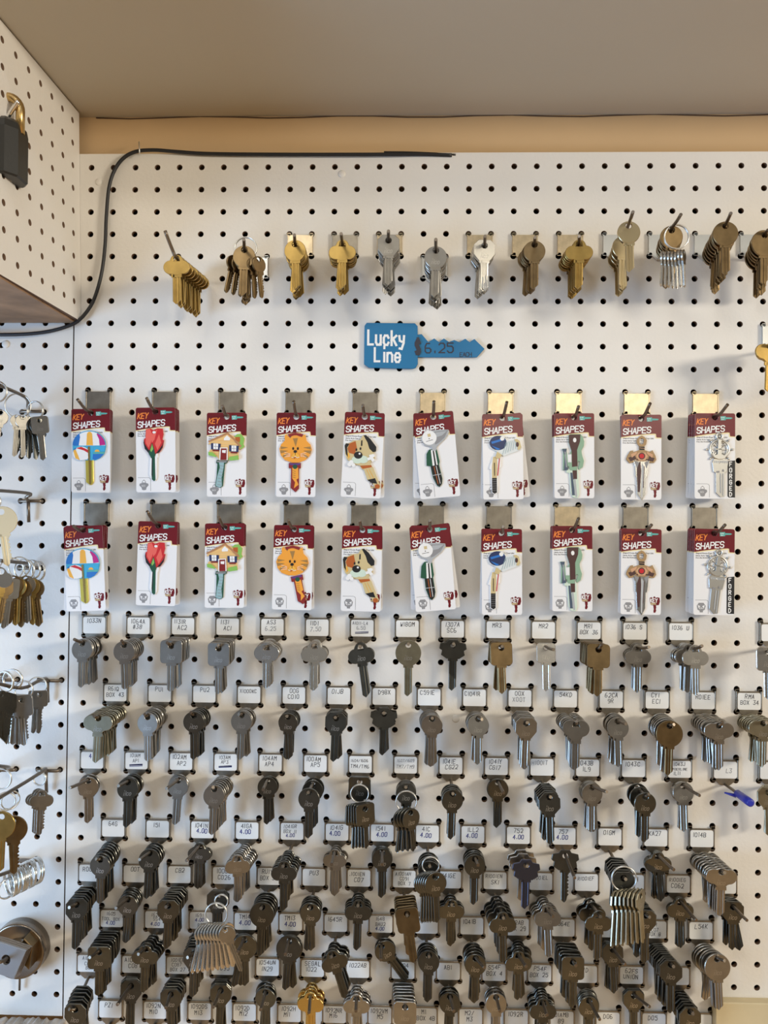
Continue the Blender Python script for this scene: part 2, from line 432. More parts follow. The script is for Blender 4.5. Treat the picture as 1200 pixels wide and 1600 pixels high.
def bracket_mesh(m, label_hole=False, mr=None):
    mb=MB(); f=-.0028
    out=[(-13.6,10.6),(-13.6,-10.4),(-5,-17.5),(5,-17.5),(13.6,-10.4),(13.6,10.6)]
    mb.prism(sc(out,MM),f,f+.0012,m,bev=.0002)
    for x in (-12.6,12.6):
        for z0,z1 in ((9.5,12.9),(-12.9,-9.5)):
            # tabs bent back into the peg holes
            mb.prism(sc(rrect(x-2.3,min(z0,z1),x+2.3,max(z0,z1),1.4,4),MM),f,f+.0012,m)
            zt=12.9 if z0>0 else -12.9
            mb.box(((x-2)*MM,f,(zt-(2.2 if z0>0 else -.6))*MM),((x+2)*MM,.004,(zt-(.6 if z0>0 else -2.2))*MM),m)
    for x in (-13.6,13.6):                    # rolled side flanges
        mb.prism(sc([(x-.6,-10),(x+.6,-10),(x+.6,10.4),(x-.6,10.4)],MM),f-.0006,.0,m,bev=.0002)
    return mb.mesh('plate')
BRK={m:bracket_mesh(m) for m in ('steel','steel_brassy_lit','zinc')}
def bracket(name, label, cat, group, c, r, m='steel'):
    ctr=(hole(c,r)+hole(c+1,r+1))*.5
    o=thing(name,label,cat,ctr,(0,0,0),group); link('plate',BRK[m],o)
    root=ctr+Vector((0,-.002,-.0165))
    return o,ctr,root
def add_rod(o, ctr, pts, r=.0017):
    mb=MB(); mb.tube([p-ctr for p in smooth(pts,4)],r,'rod',10); return mb.build('hook_rod',o)
def paper(o, lines, rng):
    mb=MB(); f=-.0034
    mb.prism(sc(rrect(-12.6,-9.6,12.6,8.9,2.2,4),MM),f,f+.0006,'paper')
    n=len(lines); z={1:2.2,2:2.6,3:3.6}[n] if n else 0
    for i,t in enumerate(lines):
        ink='ink'; h=4.6 if n<3 else 3.7; w=.125
        if t.startswith('~'): t=t[1:]; ink='pencil'; 
        if t.startswith('!'): t=t[1:]; ink='blueink'; w=.17
        if t=='*':                            # a line scribbled out in blue ink
            for k in range(7):
                zz=(z+rng.uniform(-.5,2.2))*MM; mb.quad((-8*MM,f-.00006,zz),(7*MM,f-.00006,zz+.0008),(7*MM,f-.00006,zz+.0014),(-8*MM,f-.00006,zz+.0005),'blueink')
        elif t:
            hh=h
            while True:
                u=hh/6; wid=len(t)*(4*u*.74*1.42+u*.55)
                if wid<=21.5 or hh<2.4: break
                hh-=.2
            mb.text(t,(-wid/2+rng.uniform(-1,1.2))*MM,(z+rng.uniform(-.4,.4))*MM,hh*MM,f-.00005,ink,w=w,slant=rng.uniform(-.02,.16),rise=rng.uniform(-.03,.03),jit=.05,ww=.74,gap=1.42,rng=rng)
        z-= (6.6 if n<3 else 5.2)
    return mb.build('paper_tag',o)
SPEC=[]   # (P list, ...) gathered first so the keys largest in view become objects and the rest one pile
def stack(c, r, lines, hx, hy, n, t, tone, tip=None, gap=0, gf=.5, rot=0, s=1.0, L=31, w=8.4, cut=0, d=None, m='steel', tg=True, where=None, lo=None, fan=4, back=None, cattag=None):
    name='label_hook' if tg else 'display_hook'
    key=next((l for l in lines if l and l!='*'),'').lstrip('~!') if lines else ''
    TAG=cattag or where
    if not TAG:
        TAG='under tag '+(key if not key.replace('.','').isdigit() else key+'-tag')
    rng=random.Random(c*100+r)
    rd=' '.join(l.lstrip('~!') for l in lines if l and l!='*')
    if rd.replace('.','').replace(' ','').isdigit(): rd=rd.split()[0]+'-tag'+(' priced '+rd.split()[1] if ' ' in rd else '')
    if tg: lab='steel label hook with paper tag reading '+rd if not cattag else 'steel label hook '+cattag.replace('under ','with ')
    else: lab='bare metal plate hook '+where
    o,ctr,root=bracket(name,lab,'hook','handwritten label hooks' if tg else 'plain display hooks',c,r,m)
    if tg: paper(o,lines,rng)
    if not hx: 
        add_rod(o,ctr,[root,root+Vector((0,-.04,0))]); return
    P=at(hx,hy,-d) if d else toward(hx,hy,root,max(.014,lo or .004+n*.0032),.085)
    if tip: 
        dep=-P.y
        T=toward(tip[0],tip[1],P,dep+.006,dep+.03)
    else: T=P+Vector((0,-.009,HANG+.0015))
    add_rod(o,ctr,rodpts(root,P,T))
    a=root+Vector((0,-.006,0)); F=n-gap if gap else n
    pos=[]
    Lv=(a-P).length
    if gap:
        dirv=(a-P).normalized()
        for i in range(gap): pos.append(P+dirv*(.0030*i))
        Pm=P.lerp(a,gf)
        for i in range(n-gap): pos.append(Pm.lerp(a,i/max(1,n-gap-.2)))
    else:
        sp=min(.0058,(Lv-.002)/max(1,n-1))
        dv=(a-P).normalized()
        for i in range(n): pos.append(P+dv*sp*i)
    for i,p in enumerate(pos):
        ry=math.radians(rot if i==0 or not gap else rot*.3)+math.radians(rng.uniform(-fan,fan)*(1 if i else .4))
        rx=math.radians(rng.uniform(-7,4)); rz=math.radians(rng.uniform(-6,6))
        tn=tone if i<max(gap,1) or back is None else back
        SPEC.append((i,p,(rx,ry,rz),t,tn,dict(s=s,L=L,w=w,cut=cut),TAG,tg))
# columns: column, tag lines, front key hole in the photo, keys, bow, tone, rod tip
TOPROWS={20:[
 (0,['1033N'],129,1005,6,'R','n',(116,999)),(2,['1064A','#38'],194,1008,6,'R','n',(190,1001)),(4,['1131R','AC2'],268,1009,6,'S','n',(261,1004)),(6,['1131','AC1'],342,1013,6,'S','n',(341,1008)),
 (8,['AS3','~6.25'],417,1012,5,'O','s',(412,1011)),(10,['11D1','~7.50'],491,1010,4,'C','s',None),(12,['A1011-L4','~6.50','*'],563,1012,2,'C','d',None,dict(rot=-9,L=36)),(14,['W180M'],638,1008,1,'B','o',None,dict(L=34,d=.03)),
 (16,['1307A','SC6'],708,1008,2,'D','d',None,dict(L=36)),(18,['MR3'],783,1012,3,'S','a',None),(20,['MR2'],853,1012,1,'S','s',(865,1015),dict(s=.85,d=.03)),(22,['MR1','BOX 36'],935,1015,6,'S','a',(940,1007)),
 (24,['1036 S'],997,1014,3,'C','n',(1014,1011)),(26,['1036 U'],1086,1015,6,'C','n',(1097,1009),dict(gap=1,gf=.42)),(30,['L4'],1199,1020,2,'S','s',None,dict(d=.035))],
23:[(1,['R61Q','BOX 43'],154,1122,9,'W','o',(147,1119)),(3,['PU1'],231,1120,7,'R','n',(226,1116)),(5,['PU2'],303,1118,5,'R','d',(298,1113)),(7,['X1000KC'],378,1117,4,'R','n',(373,1116)),
 (9,['OOG','CO10'],450,1120,4,'R','d',None,dict(s=.92)),(11,['O1JB'],525,1122,4,'T','d',None),(13,['D98X'],600,1115,2,'D','d',None),(15,['C591E'],675,1123,5,'R','n',None,dict(L=35)),(17,['C1041R'],747,1123,4,'R','n',(753,1124)),
 (19,['OOX','~XOOT'],822,1130,6,'T','n',None,dict(L=34)),(21,['54KD'],900,1132,7,'L','n',(901,1127)),(23,['62CA','9R'],965,1127,4,'R','n',(978,1131)),(25,['CY1','EC1'],1046,1134,6,'B','a',(1053,1132),dict(back='n')),
 (27,['RO1EE'],1123,1134,8,'W','n',(1129,1128)),(29,['RMA','BOX 34'],1192,1130,7,'W','o',None)],
26:[(0,['!41'],138,1220,2,'R','n',(109,1231)),(2,['101AM','AP1','*'],200,1222,4,'R','d',(185,1228)),(4,['102AM','AP2'],279,1219,2,'R','n',(260,1232)),(6,['103AM','AP3','*'],335,1233,7,'R','n',(333,1230)),
 (8,['104AM','AP4'],418,1220,2,'R','d',(411,1234),dict(s=.95)),(10,['100AM','AP5'],483,1238,3,'R','d',None,dict(gap=1,gf=.6)),(12,['1604/1606','TM4/TM6'],562,1222,2,'S','d',None,dict(d=.03,w=6)),(14,['~1607/1609','~TM7/TM9'],634,1230,4,'R','d',None,dict(d=.04,s=.95)),
 (16,['1041E','CG22'],707,1240,4,'R','d',None),(18,['1041Y','CG17'],778,1223,2,'R','d',(787,1239)),(20,['~H1001T'],858,1245,6,'H','d',None),(22,['1043B','1L9'],925,1230,5,'R','n',(948,1237)),
 (24,['1043C'],1008,1245,3,'R','d',(1014,1241),dict(gap=1,gf=.45)),(26,['1043J','TIMBERLINE','IL11'],1067,1228,4,'R','n',(1093,1243),dict(cattag='under tag 1043J')),(30,['~1H'],1200,1238,3,'T','o',None,dict(d=.03))],
29:[(1,['64G'],157,1343,7,'R','d',(150,1342)),(3,['151'],234,1333,4,'R','d',(218,1343)),(5,['1041N','!4.00'],312,1323,4,'C','d',(291,1345),dict(s=.9,w=9.5)),(7,['41GA','!4.00'],371,1342,7,'C','n',None,dict(s=.95)),
 (9,['1041GR','BOX 11','!4.00'],444,1352,6,'C','d',None,dict(s=.95)),(11,['1041G','!4.00'],523,1333,3,'C','n',(518,1351),dict(s=.9,w=9.5)),(13,['1541','!4.00'],597,1332,3,'R','d',(597,1351)),(15,['41C','!4.00'],671,1352,5,'R','d',None,dict(lo=.035)),
 (17,['1LL2','!4.00'],742,1342,4,'R','d',(747,1352)),(19,['752','!4.00'],822,1352,3,'D','k',None,dict(gap=1,gf=.45,back='n')),(21,['757','!4.00'],883,1337,1,'D','d',(898,1372),dict(cut=3,d=.035,L=34)),
 (23,['O1GM'],974,1372,7,'T','d',None),(25,['KA27'],1028,1338,4,'C','d',(1053,1359)),(27,['1014B'],1127,1362,9,'W','n',None)],
31:[(0,['ROOV'],120,1413,6,'T','d',(108,1418)),(2,['OOT'],200,1405,5,'R','d',(181,1419)),(4,['CB2'],263,1415,7,'T','d',None),(6,['1000V','CO26'],340,1400,2,'T','d',None,dict(d=.03)),(8,['RU1Y','BOX 39'],410,1417,5,'B','d',None,dict(s=.95)),
 (10,['PU3'],485,1417,4,'R','d',None),(12,['.1001EN','CO7'],560,1413,4,'C','d',None),(14,['A1001AH','CO91','BOX 7'],636,1428,6,'S','a',None,dict(rot=-8,lo=.045)),(16,['141GE'],705,1412,3,'C','d',None),
 (18,['R1001EN','SK1'],785,1432,5,'C','d',None,dict(gap=1,gf=.3)),(20,['R1001EL'],855,1422,5,'C','n',(864,1432)),(22,['R1001EF'],935,1430,3,'C','d',None,dict(gap=1,gf=.55)),(24,['O1YH'],1008,1430,7,'T','d',(1015,1433),dict(L=36)),
 (26,['R1001EG','CO62'],1063,1410,4,'C','d',(1088,1438)),(28,[''],1145,1417,4,'T','d',(1167,1438),dict(cattag='under the blank tag beside R1001EG',fan=14))],
33:[(1,['1605','TOOL BOX','!4.00'],155,1487,7,'S','d',(140,1496)),(3,['1626','SS4','!4.00'],227,1483,5,'C','d',(216,1491)),(5,['1691','!4.00','BOX'],303,1490,6,'T','d',(293,1496)),(7,['TM14','!4.00'],382,1468,4,'B','d',(371,1487),dict(fan=14)),
 (9,['TM13','!4.00'],452,1470,3,'B','d',(446,1491),dict(fan=7)),(11,['1645R'],519,1492,4,'C','d',None,dict(rot=-18)),(13,['1648','BAU2','!4.00'],596,1478,2,'R','d',(595,1500),dict(rot=-38)),(15,['1611R'],670,1492,4,'R','d',None),
 (17,['1041B'],743,1497,5,'R','d',(757,1512)),(19,['1122AB','BOX 29'],810,1493,5,'C','d',(822,1510)),(21,['R1064E'],895,1503,6,'S','d',(900,1509)),(23,[''],957,1483,4,'T','d',(977,1507),dict(cattag='under the blank tag beside R1064E')),
 (25,['1101','CO7','BOX 8'],1048,1507,9,'H','d',None,dict(cattag='under tag 1101/CO7')),(27,['L54K'],1120,1498,6,'B','n',(1132,1501))],
35:[(0,['A1001','CO2','BOX'],118,1577,6,'T','d',(108,1577)),(2,['A100C','CO8'],205,1540,4,'T','d',(183,1570)),(4,['1001ER','CO87','BOX 27'],267,1553,5,'T','d',(259,1575)),(6,['1001EH','CO95'],345,1547,4,'T','d',(333,1574)),(8,['1054UN','IN29'],415,1550,3,'R','d',(407,1578)),
 (10,['SEGAL','1022'],485,1557,4,'C','g',(483,1582),dict(cattag='under the tag beside 1054UN')),(12,['1022AB'],557,1560,4,'C','n',(556,1580)),(14,['1004','L1'],633,1573,7,'S','n',None,dict(cattag='under tag 1004/L1')),(16,['AB1'],703,1557,3,'R','d',(709,1580)),(18,['S54F','BOX 4'],775,1558,3,'R','n',(781,1580)),
 (20,['P54F','BOX 25'],848,1567,5,'C','d',(855,1586)),(22,['A1D'],920,1563,5,'R','d',(937,1593)),(24,['62FS','UNION'],990,1555,2,'T','d',(1015,1573),dict(cattag='under tag 62FS')),(26,['K'],1078,1580,7,'H','d',None,dict(cattag='under the tag by the wooden block'))],
37:[(1,['PZ1']),(3,['1092N','M10']),(5,['1092DS','M13']),(7,['1092D','M12']),(9,['1092H','M11']),(11,['1092NR','M16']),(13,['1092VM','M5']),(15,['M1','BOX 4B']),(17,['M2/','M3']),(19,['1092R']),(21,['101AMB','89']),(23,['DO6']),(25,['DO5']),(27,[''])]}
for r,row in TOPROWS.items():
    for e in row:
        if len(e)==2: stack(e[0],r,e[1],0,0,0,'R','n',cattag=None if e[1][0] else 'under the empty tag in the lowest row')
        else:
            c,lines,hx,hy,n,t,tone,tip=e[:8]; kw=e[8] if len(e)>8 else {}
            stack(c,r,lines,hx,hy,n,t,tone,tip,**kw)
# empty hook with a blue plastic cap
o,ctr,root=bracket('label_hook','steel label hook with tag ending L3 and a blue-capped empty rod','hook','handwritten label hooks',28,26)
paper(o,['','~  L3'],random.Random(5))
T=toward(1172,1254,root,.05,.085)
add_rod(o,ctr,[root,root.lerp(T,.4),T])
b=MB(); ax=(T-root).normalized(); C0=root.lerp(T,.50); C1=T+ax*.002
b.tube([C0,C0+ax*.001,C0.lerp(C1,.7),C1-ax*.001,C1],[.003,.0039,.0043,.0042,.0025],'bluecap',14)
b.tube([C0+Vector((-.001,0,-.003)),C0+Vector((-.012,.004,-.001))],[.0022,.0008],'bluecap',8)
tag(b.build('rod_cap'),'blue plastic cap pushed over the empty hook rod','cap')
# ---- the top row of keys on long hooks
TOP=[(9,3,461,382,8,'R','b',(460,367),'steel_brassy_lit','of round brass keys'),(11,3,535,382,6,'C','b',(533,365),'steel','of clover brass keys'),(13,3,607,376,9,'T','n',(607,361),'steel_brassy_lit','of eight-sided nickel keys'),
 (15,4,681,392,7,'R','n',(681,374),'zinc','of the low-hung nickel keys'),(17,3,757,384,7,'T','s',(758,369),'steel_brassy_lit','of bright silver keys'),(19,3,835,383,6,'R','a',(836,371),'steel_brassy_lit','of dull brown round keys'),
 (21,3,905,382,8,'C','b',(905,369),'steel_brassy_lit','of the second clover brass stack'),(23,3,982,353,5,'R','l',(989,331),'zinc','of the pale brass keys'),(25,3,1049,360,6,'R','a',(1064,335),'zinc','behind the small-key ring'),
 (27,3,1133,354,9,'B','a',(1142,333),'zinc','of the long dull brass stack'),(29,3,1194,368,6,'B','a',None,'zinc','ending the top row'),(30,7,1203,543,5,'W','b',None,'zinc','below the end of the top row')]
for i,(c,r,hx,hy,n,t,tone,tip,m,where) in enumerate(TOP):
    kw={}
    if c==23: kw=dict(gap=1,gf=.45)
    if c==30: kw=dict(fan=25,d=.05)
    if c==27: kw['s']=.9
    if c in (17,): kw['L']=33
    stack(c,r,[],hx,hy,n,t,tone,tip,m=m,tg=False,where=where,lo=.05 if c!=30 else None,cattag='hook '+where,**kw)
# peg with clover brass keys and the tall bent tip
pr=hole(5,5); o=thing('display_hook','bare bent peg rod with a tall upswept tip, first of the top row','hook',pr,(0,0,0),'plain display hooks')
P=toward(276,405,pr,.05,.085); T=at(258,361,P.y-.022)
add_rod(o,pr,[pr+Vector((0,.004,0)),pr+Vector((0,-.004,0)),pr.lerp(P,.5),P+Vector((0,0,HANG)),P.lerp(T,.35)+Vector((0,0,-.001)),T],.0018)
for i in range(8): SPEC.append((i,P.lerp(pr+Vector((0,-.008,0)),i/7.5),(0,math.radians(random.uniform(-3,3)),0),'C','b',dict(s=.95,L=31,w=8.4,cut=0),'on the bent peg rod',False))
# aged keys with a ring, second in the row
stack(7,4,[],382,391,5,'R','a',(381,374),m='zinc',tg=False,where='behind the ringed dull brown fan',lo=.05,cattag='behind the ringed dull brown fan')
def ring(p, R, label, r=.0007, rx=0, rz=0, m='wire', rings=1, group='split rings'):
    mb=MB()
    for q in range(2):
        mb.tube([(R*math.cos(2*math.pi*k/28),(q-.5)*.0014,R*math.sin(2*math.pi*k/28)) for k in range(28)],r,m,6,closed=True)
    return tag(link('split_ring',mb.mesh('split_ring'),None,p,(rx,0,rz)),label,'ring',group)
RK=[0]
def ring_key(p, rot, t, tone, label, group, parts=True, **kw):
    rr=tuple(math.radians(a) for a in rot)
    return put_key('ring_key',label,group,p,rr,t,tone,parts,**kw)
# the fan of dull brown keys on the ring
Pm=at(382,391,-.075); ring(at(384,388,-.072),.0115,'split ring carrying the fan of dull brown keys in the top row')
for i in range(6):
    ring_key(at(366+i*7.5,408-abs(i-3)*1.2,-.073-.0022*i),(0,(14-i*4.5),48),'R','a',ORD[i]+' dull brown key of the ringed fan in the top row' if i else 'frontmost dull brown key of the ringed fan in the top row','dull brown keys on the ring in the top row',s=.72,L=27,w=6.5,cut=i+2)
ring(at(1057,370,-.072),.0125,'silver split ring hanging before the round brass keys, top row')
for i in range(7):
    ring_key(at(1036+i*5.2,397-(i>4)*3,-.075-.0016*i),(0,8-i*3.2,55),'R','s',['end','second','third','fourth','fifth','sixth','last'][i]+' small silver key along the ring in the top row','small silver keys on the ring in the top row',s=.55,L=26,w=6.2,cut=i+1)
# ringed bunches among the label hooks
def bunch(hx, hy, rpx, n, t, tone, word, dep, kx0, kx1, ky, a0, a1, yaw=35, **kw):
    sc_=F_PX/(-CP.y-dep) if False else F_PX/(abs(CP.y)-dep)
    R=rpx/sc_; ring(at(hx,hy,-dep),R,'split ring with '+word)
    for i in range(n):
        u=i/max(1,n-1)
        ring_key(at(kx0+(kx1-kx0)*u, ky+ (6*abs(u-.5)**2 if n>3 else 0), -dep-.0016*(i+1)),(0,a0+(a1-a0)*u,yaw),t,tone,(ORD[n-1-i] if i<n-1 else 'front')+' key of the '+word,word,**kw)
bunch(562,1240,14,5,'S','d','square dark keys ringed under tag 1604',.046,555,570,1262,2,-3,25,s=.9,L=26,w=5.5)
bunch(635,1252,16,4,'R','d','round dark keys ringed under tag 1607',.056,629,641,1268,8,-6,30,s=.9,L=26,w=6)
bunch(673,1352,13,6,'R','d','round dark keys ringed under tag 41C',.068,664,680,1368,2,-3,12,s=1.0,L=30,w=7)
bunch(975,1373,19,7,'T','o','olive-grey keys ringed under tag O1GM',.075,962,1000,1398,8,-9,50,s=.85,L=38,w=8)
bunch(338,1428,17,9,'R','s','bright keys ringed under tag 1000V',.062,318,352,1447,16,-14,45,s=.8,L=32,w=7)
ring(at(346,1408,-.048),.007,'small split ring linking the rod under tag 1000V to its bunch')
ring_key(at(352,1452,-.085),(0,-22,8),'R','n','single nickel key swinging free of the bright bunch under tag 1000V',None,s=.75,L=34,w=6,cut=4)
# ---- shared key budget
SPEC.sort(key=lambda e:(e[0],-e[1].z))
NK=len(SPEC); CAPN=300
for q,(i,p,rot,t,tone,kw,TAG,tg) in enumerate(SPEC):
    if q<CAPN:
        front='front' if i==0 else ORD[i]+' from front'
        lab=(f'{TNAME[tone]} {SHAPE[t]} key blank, {front}, {TAG}')
        put_key('key_blank',lab,'key blanks hanging on the pegboard hooks',p,rot,t,tone,i==0,**kw)
    else: PILE.append((p,rot,t,tone,kw))
mb=MB()
for p,rot,t,tone,kw in PILE: mb.add_mesh(key_meshes(t,tone,**kw)[2], Matrix.Translation(p)@Euler(rot).to_matrix().to_4x4())
if PILE: tag(mb.build('key_blank_stock'),'key blanks hidden further back in the crowded stacks on the hooks','key',None,'stuff')
print('keys',NK,'pile',len(PILE))
# ------------------------------------------------------------------ carded shaped keys
K_=.2324*MM
TL=dict(umbrella=(95,477),rose=(408,474),house=(735,490),cat=(43,490),dog=(355,492),golf=(680,490),puck=(1003,492),rifle=(195,492),sword=(518,497),wheel=(850,499))
class Art:
    """flat printed shapes in the card's own coordinates; every layer sits a hair before the last"""
    def __init__(s, d, y0=-.0004): s.mb=MB(); s.o=TL[d]; s.y=y0
    def P(s, pts): return [((x-s.o[0])*K_-.0217, .0043-(y-s.o[1])*K_) for x,y in pts]
    def base(s, pts, m, th=.0016, holes=()):
        s.mb.prism(s.P(pts), s.y-th, s.y, m, [s.P(h) for h in holes], bev=.0002); s.top=s.y-th
    def lay(s, pts, m): s.top-=.00004; s.mb.sheet(s.P(pts), s.top, m)
    def tri(s, ps, m):
        for p in ps: s.lay(p,m)
    def line(s, pts, w, m):
        for a,b in zip(pts,pts[1:]):
            d=Vector(b)-Vector(a); n=Vector((-d.y,d.x)).normalized()*w/2
            s.lay([(a[0]-n.x,a[1]-n.y),(b[0]-n.x,b[1]-n.y),(b[0]+n.x,b[1]+n.y),(a[0]+n.x,a[1]+n.y)],m)
    def build(s, name, par): return s.mb.mesh(name)
def arc(cx,cy,rx,ry,a0,a1,n=14): return [(cx+rx*math.cos(math.radians(a0+(a1-a0)*i/(n-1))),cy+ry*math.sin(math.radians(a0+(a1-a0)*i/(n-1)))) for i in range(n)]
def bfont(mb, t, x, z, h, y, m):
    cu=bpy.data.curves.new('t','FONT'); cu.body=t; cu.size=h; cu.resolution_u=1; cu.offset=h*.018
    ob=bpy.data.objects.new('t',cu); me=bpy.data.meshes.new_from_object(ob)
    k=len(mb.v); mb.v += [(x+v.co.x,y,z+v.co.y) for v in me.vertices]
    for p in me.polygons: mb.face([k+i for i in p.vertices],m)
    bpy.data.objects.remove(ob); bpy.data.curves.remove(cu); bpy.data.meshes.remove(me)
def card_mesh(code, forged):
    mb=MB(); W=.0217; T_=.0043; B=-.0882
    X=lambda u: u*K_-W
    Z=lambda v: T_-v*K_
    P=lambda pts:[(X(a),Z(b)) for a,b in pts]
    mb.prism(rrect(-W,B,W,T_,.0022,5),-.0004,0,'card',[circ(0,0,.0034,16)])
    y=-.00046
    mb.sheet(P(arc(9,9,9,9,180,270,5)+arc(178,9,9,9,270,360,5)+[(187,108),(163,107),(161,90),(110,92),(50,99),(0,107)]),y,'red',[circ(0,0,.0034,16)])
    y-=.00004
    mb.sheet(P([(0,107),(50,99),(110,92),(155,89),(161,92),(163,107),(187,108),(187,112),(158,111),(156,95),(110,97),(50,104),(0,112)]),y,'cream2')
    mb.text('KEY',X(8),Z(52),25*K_,y,'orange',w=.17,slant=.22,rise=.06,gap=1.2,ww=.75)
    mb.text('SHAPES',X(9),Z(94),27*K_,y,'white',w=.18,slant=.10,rise=.085,gap=1.18,ww=.92)
    mb.sheet(P([(118,14),(142,13),(143,32),(119,33)]),y,'teal'); mb.sheet(P([(143,18),(168,19),(175,22),(168,26),(143,27)]),y,'teal')
    bfont(mb,'lucky',X(120),Z(22),8.5*K_,y-.00003,'white'); bfont(mb,'line',X(123),Z(31),8.5*K_,y-.00003,'white')
    bfont(mb,'Shaped House Keys To Fit Your Life!',X(8),Z(115),9.5*K_,y,'black')
    bfont(mb,'Llaves de la Casa a su Vida!',X(8),Z(126),9.0*K_,y,'black'); bfont(mb,'Des cles formees a votre vie!',X(8),Z(136),9.0*K_,y,'black')
    def ln(a,b,w=1.6):
        d=Vector(b)-Vector(a); n=Vector((-d.y,d.x)).normalized()*w/2
        mb.sheet(P([(a[0]-n.x,a[1]-n.y),(b[0]-n.x,b[1]-n.y),(b[0]+n.x,b[1]+n.y),(a[0]+n.x,a[1]+n.y)]),y,'gray')
    for a,b in zip([(8,329),(58,329),(65,332),(68,338),(68,392)],[(58,329),(65,332),(68,338),(68,392)]): ln(a,b)
    if code=='SC1':
        mb.sheet(P([(28,345),(36,338),(44,345),(46,354),(56,357),(58,365),(48,376),(46,386),(36,388),(27,386),(25,376),(14,365),(16,357),(26,354)]),y,'gray')
        mb.sheet(P([(31,345),(36,342),(41,345),(43,352),(29,352)]),y-.00003,'card')
    else:
        mb.sheet(P([(24,342),(46,342),(56,356),(52,374),(44,378),(43,386),(29,386),(28,378),(19,374),(15,356)]),y,'gray')
        mb.sheet(P([(20,352),(32,358),(22,366)]),y-.00003,'card'); mb.sheet(P([(51,352),(49,366),(39,358)]),y-.00003,'card')
    bfont(mb,code,X(25),Z(371),11*K_,y-.00003,'card')
    if forged:
        y-=.00002; mb.sheet(P([(156,222),(187,219),(187,392),(158,392),(152,386),(152,228)]),y,'black')
        for i,ch in enumerate('FORGED'): mb.text(ch,X(161.5),Z(246+i*28),19*K_,y-.00004,'white',w=.19,ww=.78)
    else:
        mb.sheet(P([(134,320),(142,316),(150,322),(152,314),(158,312),(162,319),(170,316),(180,318),(182,336),(177,352),(164,354),(165,366),(163,370),(165,378),(161,388),(153,388),(152,380),(154,372),(151,354),(140,352),(134,338)]),y,'red')
        mb.text('KEY',X(137),Z(340),17*K_,y-.00004,'white',w=.2,slant=.05,gap=1.12,ww=.75); mb.text('SHAPES',X(138),Z(351),7.5*K_,y-.00004,'cream2',w=.16,gap=1.2,ww=.62)
    return mb.mesh('card_board')
